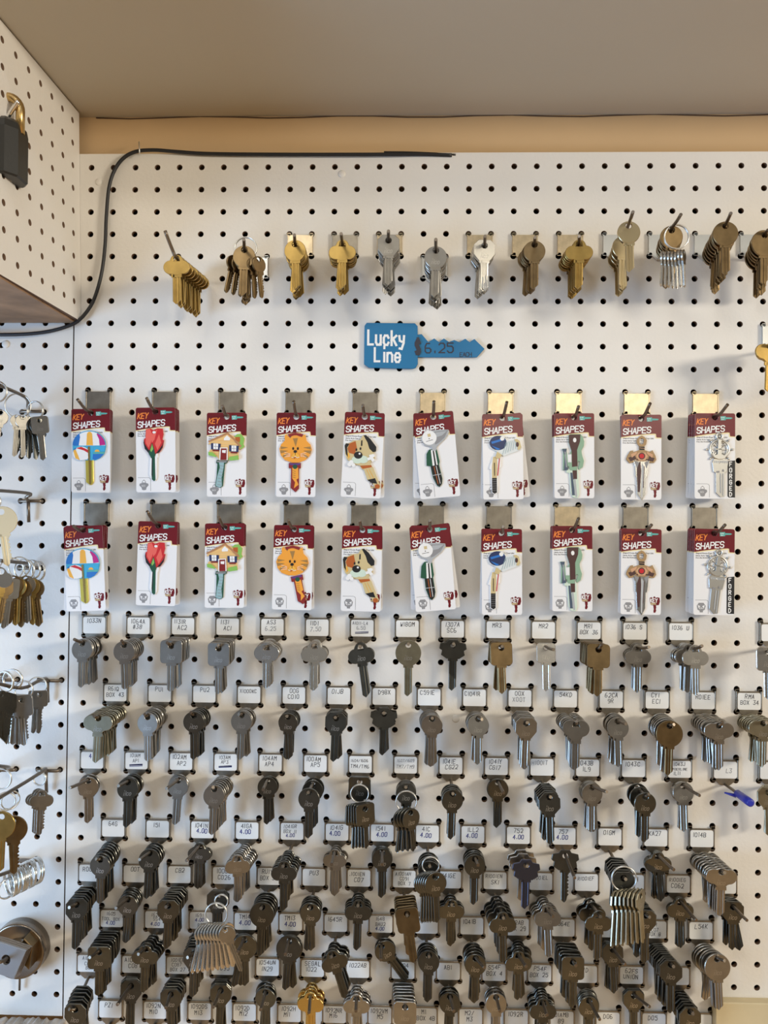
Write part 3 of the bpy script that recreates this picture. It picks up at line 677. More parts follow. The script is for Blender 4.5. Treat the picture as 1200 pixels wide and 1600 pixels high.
def art(d):
    H=Art(d); B=Art(d)
    if d=='umbrella':
        H.base(arc(183,650,80,69,180,360,18)+[(263,660),(255,690),(235,712),(215,722),(165,722),(150,716)]+arc(148,690,43,34,90,180,6),'sky')
        H.lay(arc(183,652,78,67,180,360,18),'white')
        H.lay(arc(183,650,79,68,180,234,8)+[(140,612),(133,652),(110,653)],'blue'); H.lay([(170,651),(173,596),(180,587),(190,587),(198,596),(202,651)],'amber'); H.lay([(234,652),(231,622),(220,600)]+arc(183,652,78,67,300,358,7),'magenta')
        H.lay([(205,656),(259,656),(260,680),(205,684)],'sky'); H.lay([(203,690),(255,694),(235,712),(212,720),(200,716)],'blue'); H.lay([(203,684),(258,682),(256,692),(203,692)],'teal'); H.lay(arc(222,682,12,11,180,360,8),'amber')
        H.lay(circ(146,690,41,18,33),'white'); H.lay([(122,664),(146,658),(178,672),(186,692),(160,676)],'rose'); H.lay([(108,676),(118,668),(140,722),(118,712)],'amber'); H.lay([(108,672),(116,664),(124,664),(118,672)],'blue'); H.lay([(160,706),(186,698),(176,718),(150,722)],'white')
        B.base([(165,722),(202,722),(204,826),(196,838),(188,840),(168,826)],'bladeyellow',.0014); B.lay([(188,722),(193,722),(193,834),(188,838)],'gold')
        H.lay([(178,657),(187,657),(188,722),(180,722)],'gold'); B.lay([(180,722),(188,722),(188,836),(183,834)],'gold')
    elif d=='rose':
        H.base([(457,577),(478,572),(492,580),(512,572),(537,574),(540,600),(534,625),(542,628),(536,662),(520,686),(498,694),(470,688),(452,668),(446,640),(449,620),(455,618)],'rose')
        H.lay([(458,580),(476,575),(488,600),(480,640),(470,664),(456,640)],'rose2'); H.lay([(478,610),(505,583),(512,576),(498,625),(486,640)],'rose2'); H.lay([(500,645),(520,600),(530,640),(512,675)],'rose2')
        H.lay([(448,622),(452,645),(468,670),(482,682),(488,692),(470,688),(452,668),(446,640)],'black'); H.lay([(541,630),(534,652),(518,674),(504,690),(520,686),(536,662)],'black')
        H.lay([(487,640),(496,668),(500,690),(492,702),(478,700),(470,690),(478,665)],'dgreen'); H.lay([(487,646),(492,670),(482,684),(478,675)],'lgreen')
        H.lay([(470,688),(480,694),(498,694),(505,688),(500,704),(492,712),(482,712)],'dgreen'); H.lay(circ(497,591,8,12,6),'white')
        B.base([(467,690),(472,690),(476,712),(472,790),(487,818),(500,820),(507,806),(509,712),(513,710),(513,690)],'white',.0014)
        B.lay([(484,706),(499,706),(501,815),(494,820),(484,812),(482,790)],'dgreen'); B.lay([(484,706),(489,706),(488,800),(484,800)],'black')
    elif d=='house':
        H.base([(760,618),(835,588),(868,604),(880,592),(900,592),(916,612),(910,640),(916,650),(900,664),(885,660),(888,712),(848,716),(845,704),(832,716),(798,716),(784,698),(745,690),(748,670),(757,664),(756,640),(742,640)],'wood')
        for k in range(7): H.line([(758,628+k*11),(884,632+k*11)],1.2,'tan2')
        H.lay([(868,604),(880,592),(900,592),(916,612),(910,640),(916,650),(900,664),(888,650),(896,640)],'lgreen'); H.lay([(872,606),(894,606),(894,632),(872,620)],'rust')
        H.lay([(830,585),(837,583),(902,648),(897,656),(834,594),(745,632),(744,624)],'roof'); H.lay([(835,594),(870,628),(850,620),(770,624)],'wood'); H.lay([(818,612),(832,598),(848,612),(846,622),(818,622)],'white')
        for x,y in ((757,634),(843,644)):
            H.lay([(x,y),(x+46,y+4),(x+44,y+34),(x,y+30)],'navy'); H.lay([(x+11,y+2),(x+34,y+3),(x+33,y+30),(x+11,y+29)],'white'); H.line([(x+22,y+4),(x+22,y+28)],2,'gray'); H.line([(x+13,y+16),(x+33,y+17)],2,'gray'); H.lay([(x+6,y+32),(x+40,y+34),(x+38,y+40),(x+8,y+38)],'door')
        H.lay([(799,656),(836,656),(836,716),(796,716)],'white'); H.lay([(804,660),(832,660),(831,715),(801,715)],'door'); H.lay([(810,668),(828,668),(826,682),(810,680)],'white')
        H.lay([(744,676),(765,678),(784,696),(780,702),(745,692)],'lgreen'); H.lay([(845,700),(886,692),(889,714),(850,718),(838,712)],'lgreen')
        B.base([(783,714),(835,714),(833,728),(822,732),(812,838),(800,846),(775,838),(782,790),(786,732),(780,728)],'dgreen',.0014)
        B.lay([(794,724),(818,724),(816,750),(806,800),(808,838),(798,844),(778,836),(786,790),(798,750)],'path')
        for k in range(7): B.line([(786+ (6-k)*1.8,740+k*15),(812+(3-k)*1.5,744+k*15)],2,'gray')
        B.lay([(785,718),(832,720),(831,727),(785,725)],'gray')
    elif d=='cat':
        H.base([(82,600),(90,592),(110,612),(120,588),(160,588),(168,600),(180,592),(184,610),(186,622),(205,640),(212,665),(200,695),(180,715),(150,726),(118,726),(85,715),(65,692),(58,662),(66,640),(84,622)],'cat')
        H.lay([(98,592),(135,585),(172,592),(165,606),(140,598),(128,598),(106,606)],'maroon')
        for p in ([(122,612),(146,610),(136,652)],[(64,650),(100,655),(66,664)],[(62,668),(100,670),(66,684)],[(74,694),(104,680),(80,702)],[(206,650),(172,655),(208,664)],[(210,668),(172,670),(206,686)],[(196,698),(166,682),(190,706)]): H.lay(p,'stripe')
        H.lay(circ(124,660,4.5,10,7),'black'); H.lay(circ(146,660,4.5,10,7),'black'); H.lay([(120,690),(136,676),(152,690),(156,704),(136,700),(116,704)],'amber'); H.lay(circ(134,674,8,12,7),'black'); H.line([(134,680),(134,692)],2.5,'black'); H.line([(116,700),(126,704),(134,696),(143,704),(154,700)],2.2,'white'); H.lay(circ(130,704,4,8),'rust')
        for e in (1,-1):
            for k in range(3): H.line([(135+e*24,686+k*5),(135+e*52,678+k*11)],1.4,'white')
        B.base([(103,728),(160,728),(160,752),(152,754),(152,848),(136,866),(113,846),(114,754),(103,752)],'maroon',.0014)
        B.lay([(108,730),(156,730),(156,738),(108,738)],'purple'); B.lay([(120,750),(148,750),(150,800),(140,806),(150,830),(128,848),(134,820),(120,800)],'cat'); B.lay(circ(133,746,11,12),'dgreen')
        for k in range(4): B.line([(122,764+k*10),(136,768+k*10)],2.5,'stripe')
    elif d=='dog':
        H.base([(362,652),(366,640),(380,640),(400,626),(432,622),(445,598),(456,598),(475,610),(500,640),(510,668),(498,680),(506,700),(504,716),(490,722),(470,738),(440,742),(410,735),(398,746),(388,738),(386,722),(376,715),(366,690)],'tan2')
        H.lay([(448,600),(458,597),(480,614),(510,650),(510,672),(496,676),(478,660),(468,632)],'black'); H.lay([(438,624),(444,622),(445,648),(438,650)],'black'); H.lay([(362,652),(368,640),(384,642),(374,660),(380,704),(370,690)],'black')
        H.lay([(385,640),(412,628),(420,660),(410,690),(384,684),(376,664)],'rust'); H.lay([(377,684),(384,684),(390,704),(382,712)],'amber')
        H.lay(circ(424,715,26,14,18),'mint'); H.lay(circ(452,712,24,14,18),'mint'); H.lay(circ(428,693,20,16,17),'black'); H.lay(circ(434,686,5,8),'white'); H.lay(circ(418,668,4,8,7),'black'); H.lay(circ(437,662,4,8,7),'black')
        H.lay(circ(397,728,11,10),'white'); H.lay(circ(390,738,10,10),'white'); H.lay(circ(408,740,9,10),'white'); H.lay([(478,690),(498,684),(506,694),(498,702),(508,712),(496,722),(484,708)],'white'); H.lay([(470,705),(484,698),(486,712),(474,716)],'white')
        B.base([(438,740),(486,724),(492,740),(500,746),(528,808),(540,830),(532,846),(515,842),(500,818),(476,806),(458,760),(446,756)],'tan2',.0014)
        B.lay([(438,742),(492,736),(494,746),(452,756)],'rust'); B.lay([(476,806),(512,796),(524,822),(498,820)],'black'); B.lay(circ(524,834,12,12,11),'rust'); B.line([(470,756),(492,800)],2,'amber'); B.line([(480,752),(506,798)],2,'amber')
    elif d=='golf':
        H.base([(748,572),(800,572),(838,576),(840,588),(818,618),(790,640),(778,650),(772,668),(756,668),(752,650),(722,640),(712,622),(712,596),(724,578)],'silverp')
        H.lay([(770,580),(836,578),(816,612),(786,634),(770,640)],'gray'); H.lay([(776,584),(830,581),(806,600),(780,606)],'silverp'); H.lay(circ(746,606,34,22,33),'white'); H.lay([(738,588),(752,586),(754,600),(740,602)],'tan2'); H.line([(730,622),(762,616)],2,'black'); H.lay(circ(745,610,2.5,6),'black')
        B.base([(740,660),(726,680),(722,734),(740,738),(746,790),(762,830),(774,838),(786,824),(790,800),(780,734),(784,720),(776,662)],'dgreen',.0014)
        B.lay([(748,664),(768,664),(774,736),(750,738)],'white'); B.lay([(756,664),(762,664),(768,740),(760,740)],'black'); B.lay([(742,738),(776,734),(788,800),(784,824),(774,836),(764,828),(750,790)],'black'); B.line([(756,740),(768,824)],3,'rust'); B.line([(766,738),(778,822)],2.5,'white'); B.line([(746,782),(790,778)],3,'silverp')
    elif d=='puck':
        H.base([(1035,612),(1052,598),(1090,592),(1108,604),(1116,618),(1158,610),(1174,618),(1182,650),(1172,664),(1100,690),(1090,684),(1076,700),(1060,690),(1068,668),(1042,654),(1034,638)],'stonew')
        H.lay(arc(1074,628,40,34,0,360,20),'navy'); H.lay([(1042,622),(1100,606),(1106,614),(1046,632)],'blue'); H.lay([(1044,640),(1084,656),(1070,662)],'blue'); H.lay(circ(1093,608,10,10),'white')
        for k in range(6): H.line([(1112+k*9,624-k*1.5),(1094+k*12,682-k*5)],2,'path')
        H.lay([(1148,612),(1162,611),(1174,620),(1181,648),(1171,662),(1162,660),(1166,640)],'tan2'); H.lay(circ(1163,636,7,8,12),'stock')
        H.lay([(1068,668),(1090,684),(1078,702),(1060,696)],'tan2')
        B.base([(1050,690),(1088,690),(1085,742),(1072,748),(1070,860),(1055,868),(1042,858),(1040,752),(1032,750),(1032,742),(1044,710)],'white',.0014)
        B.lay([(1050,692),(1068,692),(1070,730),(1066,800),(1044,800),(1044,742)],'tan2'); B.lay([(1044,790),(1066,790),(1066,858),(1055,864),(1044,856)],'black')
        for k in range(6): B.line([(1044,798+k*10),(1066,797+k*10)],1.2,'gray')
        B.line([(1080,694),(1070,780)],4,'rose'); B.line([(1056,720),(1056,780)],3,'black')
    elif d=='rifle':
        H.base([(262,594),(268,590),(315,590),(326,600),(334,625),(332,645),(320,668),(324,690),(332,716),(326,745),(310,756),(304,750),(314,720),(306,716),(298,748),(298,760),(270,760),(264,756),(262,740),(250,748),(246,758),(234,758),(236,664),(230,664),(232,658),(250,658),(248,664),(256,690),(262,690),(274,668),(262,630)],'sage',.0016,[circ(288,620,6,8,9)])
        H.lay([(262,594),(268,592),(316,592),(314,624),(300,664),(302,740),(276,744),(274,668),(262,630)],'stock'); H.lay(circ(289,618,8,10,11),'white'); H.lay([(231,659),(252,658),(250,672),(247,690),(256,742),(258,757),(238,760),(242,690),(236,674)],'scope'); H.line([(244,672),(250,745)],4,'silverp'); H.lay([(253,684),(274,684),(274,722),(256,722)],'stonew'); H.lay([(258,688),(270,688),(270,716),(260,716)],'card')
        B.base([(250,756),(300,744),(306,760),(310,872),(302,890),(280,886),(270,866),(264,772),(250,770)],'mint',.0014)
        B.lay([(276,740),(299,740),(300,800),(282,802)],'stock'); B.lay([(268,770),(278,770),(290,876),(276,876)],'scope'); B.lay([(285,800),(292,800),(300,880),(294,886),(288,870)],'silverp')
    elif d=='sword':
        H.base([(600,602),(612,596),(624,602),(636,618),(632,638),(624,646),(626,664),(650,672),(662,664),(676,690),(680,708),(668,724),(640,720),(580,720),(556,726),(540,708),(546,690),(560,668),(572,666),(574,674),(600,664),(600,646),(590,634),(588,618)],'bronze',.0016,[[(612,608),(622,616),(620,632),(612,638),(602,632),(600,616)]])
        H.lay([(598,648),(626,648),(624,664),(602,664)],'black'); H.line([(600,654),(626,656)],2,'copper'); H.lay([(550,700),(580,690),(590,712),(640,712),(646,692),(672,702),(664,718),(640,706),(586,706),(560,718)],'stock')
        H.lay([(596,676),(630,676),(640,692),(628,712),(598,712),(584,692)],'copper'); H.lay(circ(612,692,16,14),'stock'); H.lay(circ(612,692,11,14),'ruby'); H.lay([(560,684),(590,670),(588,682),(566,700)],'copper'); H.lay([(664,684),(634,670),(636,682),(660,700)],'copper')
        B.base([(568,704),(600,714),(626,714),(654,704),(644,728),(642,760),(638,790),(632,792),(630,866),(614,898),(592,868),(588,790),(584,788),(582,740)],'bladesilver',.0016)
        B.lay([(590,730),(606,716),(610,760),(604,860),(594,860),(590,780)],'stock'); B.lay([(612,722),(622,740),(616,890),(610,880)],'silverp'); B.line([(624,740),(620,840)],3,'stock'); B.lay([(576,712),(600,722),(590,750)],'gray'); B.lay([(648,712),(624,722),(634,750)],'gray'); B.line([(612,730),(613,886)],1.5,'white')
    elif d=='wheel':
        c=(962,668)
        for k in range(8):
            a=math.radians(k*45); H.top=H.y
            p=[(c[0]+math.cos(a)*r_,c[1]+math.sin(a)*r_) for r_ in (4,66)]
            q=H.P(p); H.mb.tube([(q[0][0],-.0012,q[0][1]),(q[1][0],-.0012,q[1][1])],.0007,'castsilver',8)
            e=H.P([(c[0]+math.cos(a)*60,c[1]+math.sin(a)*60)])[0]; H.mb.tube([(e[0]-.0009*math.cos(a),-.0012,e[1]+.0009*math.sin(a)),(e[0]+.0014*math.cos(a),-.0012,e[1]-.0014*math.sin(a))],[.0013,.0008],'castsilver',8)
        for r_,w in ((44,.0012),(36,.0007)):
            H.mb.tube([(x,-.0012,z) for x,z in H.P(circ(c[0],c[1],r_,32))],w,'castsilver',8,closed=True)
        H.mb.tube([(x,-.0012,z) for x,z in H.P(circ(962,607,14,24))],.0011,'castsilver',8,closed=True)
        H.y=-.0006; H.base([(955,622),(969,622),(972,690),(984,696),(996,680),(1000,694),(986,708),(970,714),(955,714),(938,706),(926,690),(930,678),(942,694),(952,690)],'castsilver',.0022)
        H.base([(940,664),(984,664),(984,670),(940,670)],'castsilver',.0022)
        B.base([(936,712),(1000,712),(1002,730),(996,772),(988,776),(986,886),(968,890),(945,868),(944,776),(934,772),(928,730)],'castsilver',.0016)
        for k in range(7): B.lay(circ(940+k*9.5,726,3.4,8,6),'silverp')
        B.lay([(948,768),(962,768),(962,776),(948,776)],'gray'); B.lay([(964,780),(969,780),(970,872),(965,868)],'silverp'); B.lay([(976,780),(980,780),(980,884),(976,882)],'silverp'); B.lay([(978,758),(984,770),(974,770)],'gray')
    return H.mb.mesh('key_head'),B.mb.mesh('key_blade')
CARD={(c,f):card_mesh(c,f) for c in ('SC1','KW1') for f in (False,True)}
ARTS={d:art(d) for d in TL}
WORD=dict(umbrella='striped beach umbrella',rose='red rose',house='orange cottage',cat='orange cat face',dog='spotted dog with bone',golf='golf club and ball',puck='hockey stick and puck',rifle='rifle with scope',sword='jewelled sword',wheel='silver ship wheel')
CARDS=[ # design, plate column, row, hole px, tip px, cards, tilt of the front card, key turn
 ('umbrella',0,10,142,645,121,624,3,-.6,0),('rose',3,10,243,643,229,622,4,-.8,0),('house',6,10,354,651,348,634,2,-.5,0),('cat',9,10,463,651,459,627,2,0,0),('dog',12,10,570,651,567,633,2,2.5,0),
 ('golf',15,10,677,651,678,627,3,-5.5,0),('puck',18,10,785,653,792,628,4,-1,0),('rifle',21,10,897,652,904,635,3,-.7,0),('sword',24,10,1002,654,1016,630,3,.2,0),('wheel',27,10,1117,652,1137,632,5,0,0),
 ('umbrella',0,15,130,828,115,822,4,-2.5,0),('rose',3,15,247,821,230,799,4,1,0),('house',6,15,351,824,342,808,3,-.6,-3),('cat',9,15,459,827,450,812,3,.9,-13),('dog',12,15,566,828,562,813,3,.6,2),
 ('golf',15,15,671,827,672,813,3,-5,4),('puck',18,15,784,833,786,823,3,-.6,0),('rifle',21,15,894,828,904,810,3,-.4,0),('sword',24,15,1002,833,1018,820,3,.5,0),('wheel',27,15,1116,833,1133,820,5,0,6)]
for d,c,r,hx,hy,tx,ty,n,tilt,turn in CARDS:
    row='upper' if r==10 else 'lower'
    bright=(d,row) in (('puck','upper'),('rifle','lower'))  # plates that catch a lamp: the reflection is painted by the brighter steel
    o,ctr,root=bracket('display_hook',f'bare metal plate hook holding the {WORD[d]} key cards, {row} card row','hook','plain display hooks',c,r,'steel_brassy_lit' if (c>=15 and r==10) or bright else 'steel')
    near=abs(hx-632)<160
    P=at(hx,hy,-.034) if near else toward(hx,hy,root,.026,.048)
    T=at(tx,ty,P.y-.024)
    add_rod(o,ctr,[root,root+Vector((0,-.004,0)),P.lerp(root,.4),P+Vector((0,0,.0014)),P.lerp(T,.4)+Vector((0,0,-.002)),T])
    back=Vector((root.x,-.009,P.z*.75+root.z*.25)); rng=random.Random(c*31+r)
    for i in range(n):
        p=P.lerp(back,i/max(1,n-1)*min(1,(n-1)*.0052/max(.01,(P-back).length)))
        tl=tilt if i==0 else tilt*.3+rng.uniform(-1.6,1.6)
        if d=='puck' and r==10 and i==2: tl=-6.5
        if d=='golf' and r==15 and i==1: tl=-8
        if d=='umbrella' and r==15 and i==3: tl=1.5
        lab=(f'{WORD[d]} shaped key on red and white card, front card, {row} card row' if i==0 else f'{ORD[i]} card behind the {WORD[d]} key card, {row} card row')
        t=thing('carded_key',lab,'key card',p,(math.radians(rng.uniform(-1,1)),math.radians(-tl) if False else math.radians(tl),math.radians(rng.uniform(-1.5,1.5))),'shaped keys hanging on printed cards')
        link('card_board',CARD[('SC1' if r==10 else 'KW1',d=='wheel')],t)
        hd,bd=ARTS[d]
        piv=Vector((0,0,-.026)); Rt=Matrix.Translation(piv)@Matrix.Rotation(math.radians(turn),4,'Y')@Matrix.Translation(-piv)
        q=link('shaped_key',hd,t); q2=link('blade',bd,q)
        if d=='cat': q2.matrix_local=Rt
        else: q.matrix_local=Rt
# ------------------------------------------------------------------ price sign
zs_=at(660,545,-.001); S_=F_PX/(abs(CP.y)-.001)
def U(pts): return [((420+x/3-660)/S_,-(480+y/3-545)/S_) for x,y in pts]
o=thing('price_sign','blue key-shaped hand painted price sign on the bare pegboard above the cards','sign',zs_)
b=MB()
hp=U([(458,76),(684,78),(697,92),(699,268),(690,286),(676,291),(470,286),(447,270),(448,90)])
b.prism(hp,-.0032,-.0002,'sign',bev=.0003)
k0=U([(466,178),(497,257)]); px=1/3/S_
y=-.0033
b.text('Lucky',k0[0][0],k0[0][1],66*px,y,'white',w=.16,ww=.50,gap=1.38,rise=-.03)
b.text('Line',k0[1][0],k0[1][1],62*px,y,'white',w=.16,ww=.54,gap=1.38,rise=-.03)
b.build('sign_head',o)
b=MB()
b.prism(U([(690,130),(716,128),(748,165),(775,148),(797,165),(820,148),(845,165),(868,155),(893,165),(920,149),(940,165),(962,150),(1010,196),(975,236),(690,236)]),-.0022,-.0002,'sign',bev=.0003)
q=U([(733,216),(895,233),(690,222)])
b.text('6.25',q[0][0],q[0][1],44*px,-.0024,'ink',w=.13,ww=.9,gap=1.35,rise=.02); b.text('EACH',q[1][0],q[1][1],19*px,-.0024,'ink',w=.14,ww=.9,gap=1.1,rise=.02)
b.build('sign_blade',o)
b=MB(); b.text('$',q[2][0],q[2][1],62*px,-.0035,'ink',w=.2,ww=.4); b.build('dollar_mark',o)
# ------------------------------------------------------------------ the narrow board beside the seam
def peg(label, c, r, ends, leg=True, r_=.0019):
    a=hole(c,r,-.003); bb=hole(c+1,r,-.003); ctr=(a+bb)*.5
    o=thing('peg_hook',label,'hook',ctr,(0,0,0),'bent wire peg hooks')
    m=MB(); m.tube([a+Vector((0,.007,0))-ctr,a-ctr+Vector((0,.001,0)),a+Vector((.002,-.001,0))-ctr,bb+Vector((-.002,-.001,0))-ctr,bb-ctr+Vector((0,.001,0)),bb+Vector((0,.007,0))-ctr],r_,'rod',10); m.build('crossbar',o)
    m=MB(); m.tube([p-ctr for p in smooth([ctr+Vector((0,-.005,0)),ctr+Vector((0,-.009,.004))]+ends,4)],r_,'rod',10); m.build('arm',o)
    if leg:
        m=MB(); m.tube([Vector((0,-.004,.001)),Vector((0,-.004,-.010)),Vector((0,-.0025,-.024))],r_,'rod',10); m.build('leg',o)
    return ctr
peg('wire peg hook carrying two ringed bunches on the narrow board, topmost',-3,11,[at(40,621,-.03),at(0,602,-.075),at(-40,580,-.11)],False)
peg('empty wire peg hook, arm reaching out over nothing on the narrow board',-3,15,[at(48,772,-.016),at(30,769,-.035),at(-10,766,-.075)])
peg('wire peg hook hidden by brass ringed keys on the narrow board',-3,18,[at(40,880,-.04),at(0,876,-.08)],False)
peg('wire peg hook holding squarish nickel keys on the narrow board',-2,23,[at(60,1064,-.035),at(34,1075,-.065),at(-10,1066,-.10)])
peg('wire peg hook holding the clover-headed bunch on the narrow board',-2,27,[at(70,1203,-.02),at(40,1222,-.06),at(-10,1252,-.11)])
peg('wire peg hook at the picture edge level with the fourth peg',-4,23,[at(10,1056,-.03),at(-14,1050,-.06),at(-50,1040,-.09)],False)
peg('wire peg hook at the picture edge level with the clover-headed bunch',-4,27,[at(14,1199,-.03),at(-8,1196,-.06),at(-50,1190,-.09)],False)
peg('wire peg hook strung with empty split rings on the narrow board',-3,31,[at(52,1346,-.03),at(20,1360,-.065),at(-20,1374,-.10)],False)
rg='split rings on the narrow board'
def r_at(px,py,d,R,label,rx=0,rz=0): return ring(at(px,py,-d),R*(abs(CP.y)-d)/F_PX,label,rx=rx,rz=rz,group=rg)
A='dark cut keys on the second ring of the topmost peg'
r_at(28,634,.035,19,'larger split ring on the topmost peg of the narrow board',rz=.3); r_at(55,642,.024,15,'smaller split ring near the crossbar of the topmost peg',rz=-.3); r_at(-6,612,.075,17,'split ring on the topmost peg cut by the picture edge')
for i,x in enumerate((27,35)): ring_key(at(x,652,-.038-.003*i),(0,3-5*i,25),'R','n',['slim nickel key hanging first on the larger topmost ring','second slim nickel key on the larger topmost ring'][i],'slim nickel keys on the larger topmost ring',s=.62,L=33,w=5,cut=0)
for i in range(5): ring_key(at(40+i*4.5,655+i*.8,-.026-.003*i),(0,14-i*6,40),'R','d',ORD[i+1]+' dark cut key of the fan on the topmost peg',A,s=.75,L=30,w=6.5,cut=i+3)
ring_key(at(62,657,-.045),(0,-6,8),'S','n','nickel square-headed key at the front of the fan on the topmost peg',A,s=.75,L=30,w=6.5)
ring_key(at(1,645,-.078),(0,5,20),'R','s','small silver key beside the picture edge on the topmost peg',None,s=.7,L=16,w=5)
r_at(-14,784,.083,15,'split ring of the cream-coloured key at the picture edge')
ring_key(at(2,800,-.085),(0,-8,10),'B','c','large cream-coloured cut key hanging above the brass bunch',None,s=1.05,L=34,w=9,cut=5)
for i,(x,y,d,R) in enumerate(((18,889,.05,17),(30,886,.045,16),(38,890,.04,16),(50,890,.034,15),(60,892,.028,15))): r_at(x,y,d,R,ORD[i+1]+' split ring along the peg above the brass ringed keys',rz=.5-.25*i)
for i in range(9):
    tn=['b','a','n','a','b','a','n','b','a'][i]
    ring_key(at(2+i*6.4,905+(i%3)*3,-.062+.0032*i),(0,10-2.2*i,50-12*i if i<5 else 10),'R' if i!=2 else 'S',tn,f'{TNAME[tn]} key, {ORD[8-i] if i<8 else "front"} along the bunch on the third peg of the narrow board','brass and nickel keys on the third peg',s=.88,L=33,w=8,cut=(i+1)*(i%2))
ring_key(at(2,893,-.09),(0,38,15),'W','s','bright silver key lying over the brass bunch at the picture edge',None,s=1.0,L=25,w=7,cut=3)
for i,(x,y,d,R) in enumerate(((58,1072,.034,14),(37,1078,.06,14),(20,1062,.07,16),(8,1065,.085,16))): r_at(x,y,d,R,['split ring of the two small nickel keys','split ring of the squarish nickel keys','split ring of the dark serrated keys','split ring nearest the picture edge on the fourth peg'][i],rz=.3-.2*i)
for i in range(4): ring_key(at(24+i*3.6,1092+i*.6,-.062-.0034*i),(0,8-4*i,30-8*i),'S','n',ORD[3-i]+' squarish nickel cut key on the fourth peg of the narrow board','squarish nickel keys on the fourth peg',s=.88,L=32,w=9,cut=i+2)
for i in range(2): ring_key(at(57+i*5,1085,-.036-.003*i),(0,3-3*i,15),'S','n',['small nickel key behind on the ring beside the fourth peg leg','small nickel key in front on the ring beside the fourth peg leg'][i],'small nickel keys on the fourth peg',s=.7,L=30,w=6,cut=6+i)
for i in range(5): ring_key(at(1+i*4.2,1085+i,-.09+.003*i),(0,-4+3*i,60),'R','d',ORD[i]+' dark serrated key of the bunch at the picture edge, fourth peg','dark serrated keys on the fourth peg',s=.8,L=32,w=8,cut=8+i)
r_at(62,1217,.027,10,'split ring carrying three clover-headed keys')
for i in range(3): ring_key(at(59+i*3.2,1238+i*1.2,-.028-.003*i),(0,2,18),'C','n',ORD[2-i]+' clover-headed nickel key on the fifth peg of the narrow board','clover-headed keys on the fifth peg',s=.85,L=31,w=8.5,cut=i+12)
for i,(x,y,d,R) in enumerate(((2,1217,.042,16),(9,1252,.085,14),(16,1250,.08,14))): r_at(x,y,d,R,['split ring on the fifth peg cut by the picture edge','split ring through the large brass key','split ring through the brown key behind the large brass key'][i],rz=.4*i)
ring_key(at(20,1283,-.078),(0,-3,15),'B','a','dull brown large key behind the brass key on the fifth peg',None,s=1.0,L=34,w=10,cut=15); ring_key(at(3,1276,-.092),(0,2,5),'B','b','large round brass key at the picture edge on the fifth peg',None,s=1.0,L=36,w=9)
for i in range(11): 
    t=i/10; p=at(58,1345,-.024).lerp(at(16,1364,-.068),t)+Vector((0,0,-.0105))
    ring(p,.0135,'bright empty split ring strung on the lowest peg of the narrow board',r=.0008,rz=-.75+random.uniform(-.15,.15),rx=random.uniform(-.15,.15),m='zinc',group='empty split rings on the lowest peg')
ring(at(11,1388,-.070),.010,'bright split ring dangling below the other empty rings',r=.0008,rz=1.0,m='zinc',group='empty split rings on the lowest peg')
# brown metal rosette with square lock plates hung over it
rc=at(33,1480,-.006); R=43*(abs(CP.y)-.006)/F_PX
b=MB(); b.lathe([(R*.40,-.004),(R*.46,-.0075),(R*.62,-.0065),(R*.92,-.0105),(R*.985,-.0100),(R,-.0075),(R,.0055),(R*.9,.0055)],'rosette',64)
tag(b.build('rosette',None,rc),'dished brown metal rosette disc on the narrow board behind square plates','rosette')
b=MB(); c0=at(49,1476,-.02)
b.prism([((x-49)/1390,-(y-1476)/1390) for x,y in ((39,1467),(45,1458),(58,1471),(53,1506),(46,1500))],-.012,.010,'abrass',bev=.0008); tag(b.build('lock_tongue',None,c0),'dark brown metal tongue piece between the rosette and grey plates','lock part')
for i in range(4):
    d=.058-.006*i; sc2=F_PX/(abs(CP.y)-d); cc=at(10+3.0*i,1498-2*i,-d)
    b=MB(); pts=[((x-10)/sc2,-(y-1498)/sc2) for x,y in ((-12,1469),(2,1472),(42,1484),(23,1529),(0,1522),(-22,1514))]
    b.prism(pts,-.0012,.0012,'grayplate' if i==0 else 'rod',[[((x-10)/sc2,-(y-1498)/sc2) for x,y in circ(10,1499,7,14,8)]],bev=.0003)
    tag(b.build('lock_plate',None,cc),['front grey square metal plate with an oval hole before the rosette','second square plate behind the front grey plate','third square plate behind the front grey plate','rearmost square plate nearest the rosette'][i],'plate','square metal plates before the rosette')
b=MB(); b.tube([at(30,1478,-.006),at(14,1492,-.05),at(8,1500,-.066),at(-8,1506,-.08)],.0019,'rod',10); tag(b.build('peg_hook'),'wire peg rod passing through the oval hole of the grey plates','hook','bent wire peg hooks')
b=MB(); b.tube([at(31,1516,-.006),at(30.5,1547,-.004)],.0013,'rod',8); tag(b.build('wire_pin'),'thin dark wire pin standing below the brown rosette','pin')
# ------------------------------------------------------------------ padlock on the cabinet's pegboard side
y0=-.160
pc=at(9,237,y0); k_=(abs(CP.y)+y0)/F_PX
o=thing('padlock','black padlock with brass shackle hanging on the cabinet pegboard side','padlock',pc)
b=MB(); hw=27*k_; hh=46*k_; dp=.019
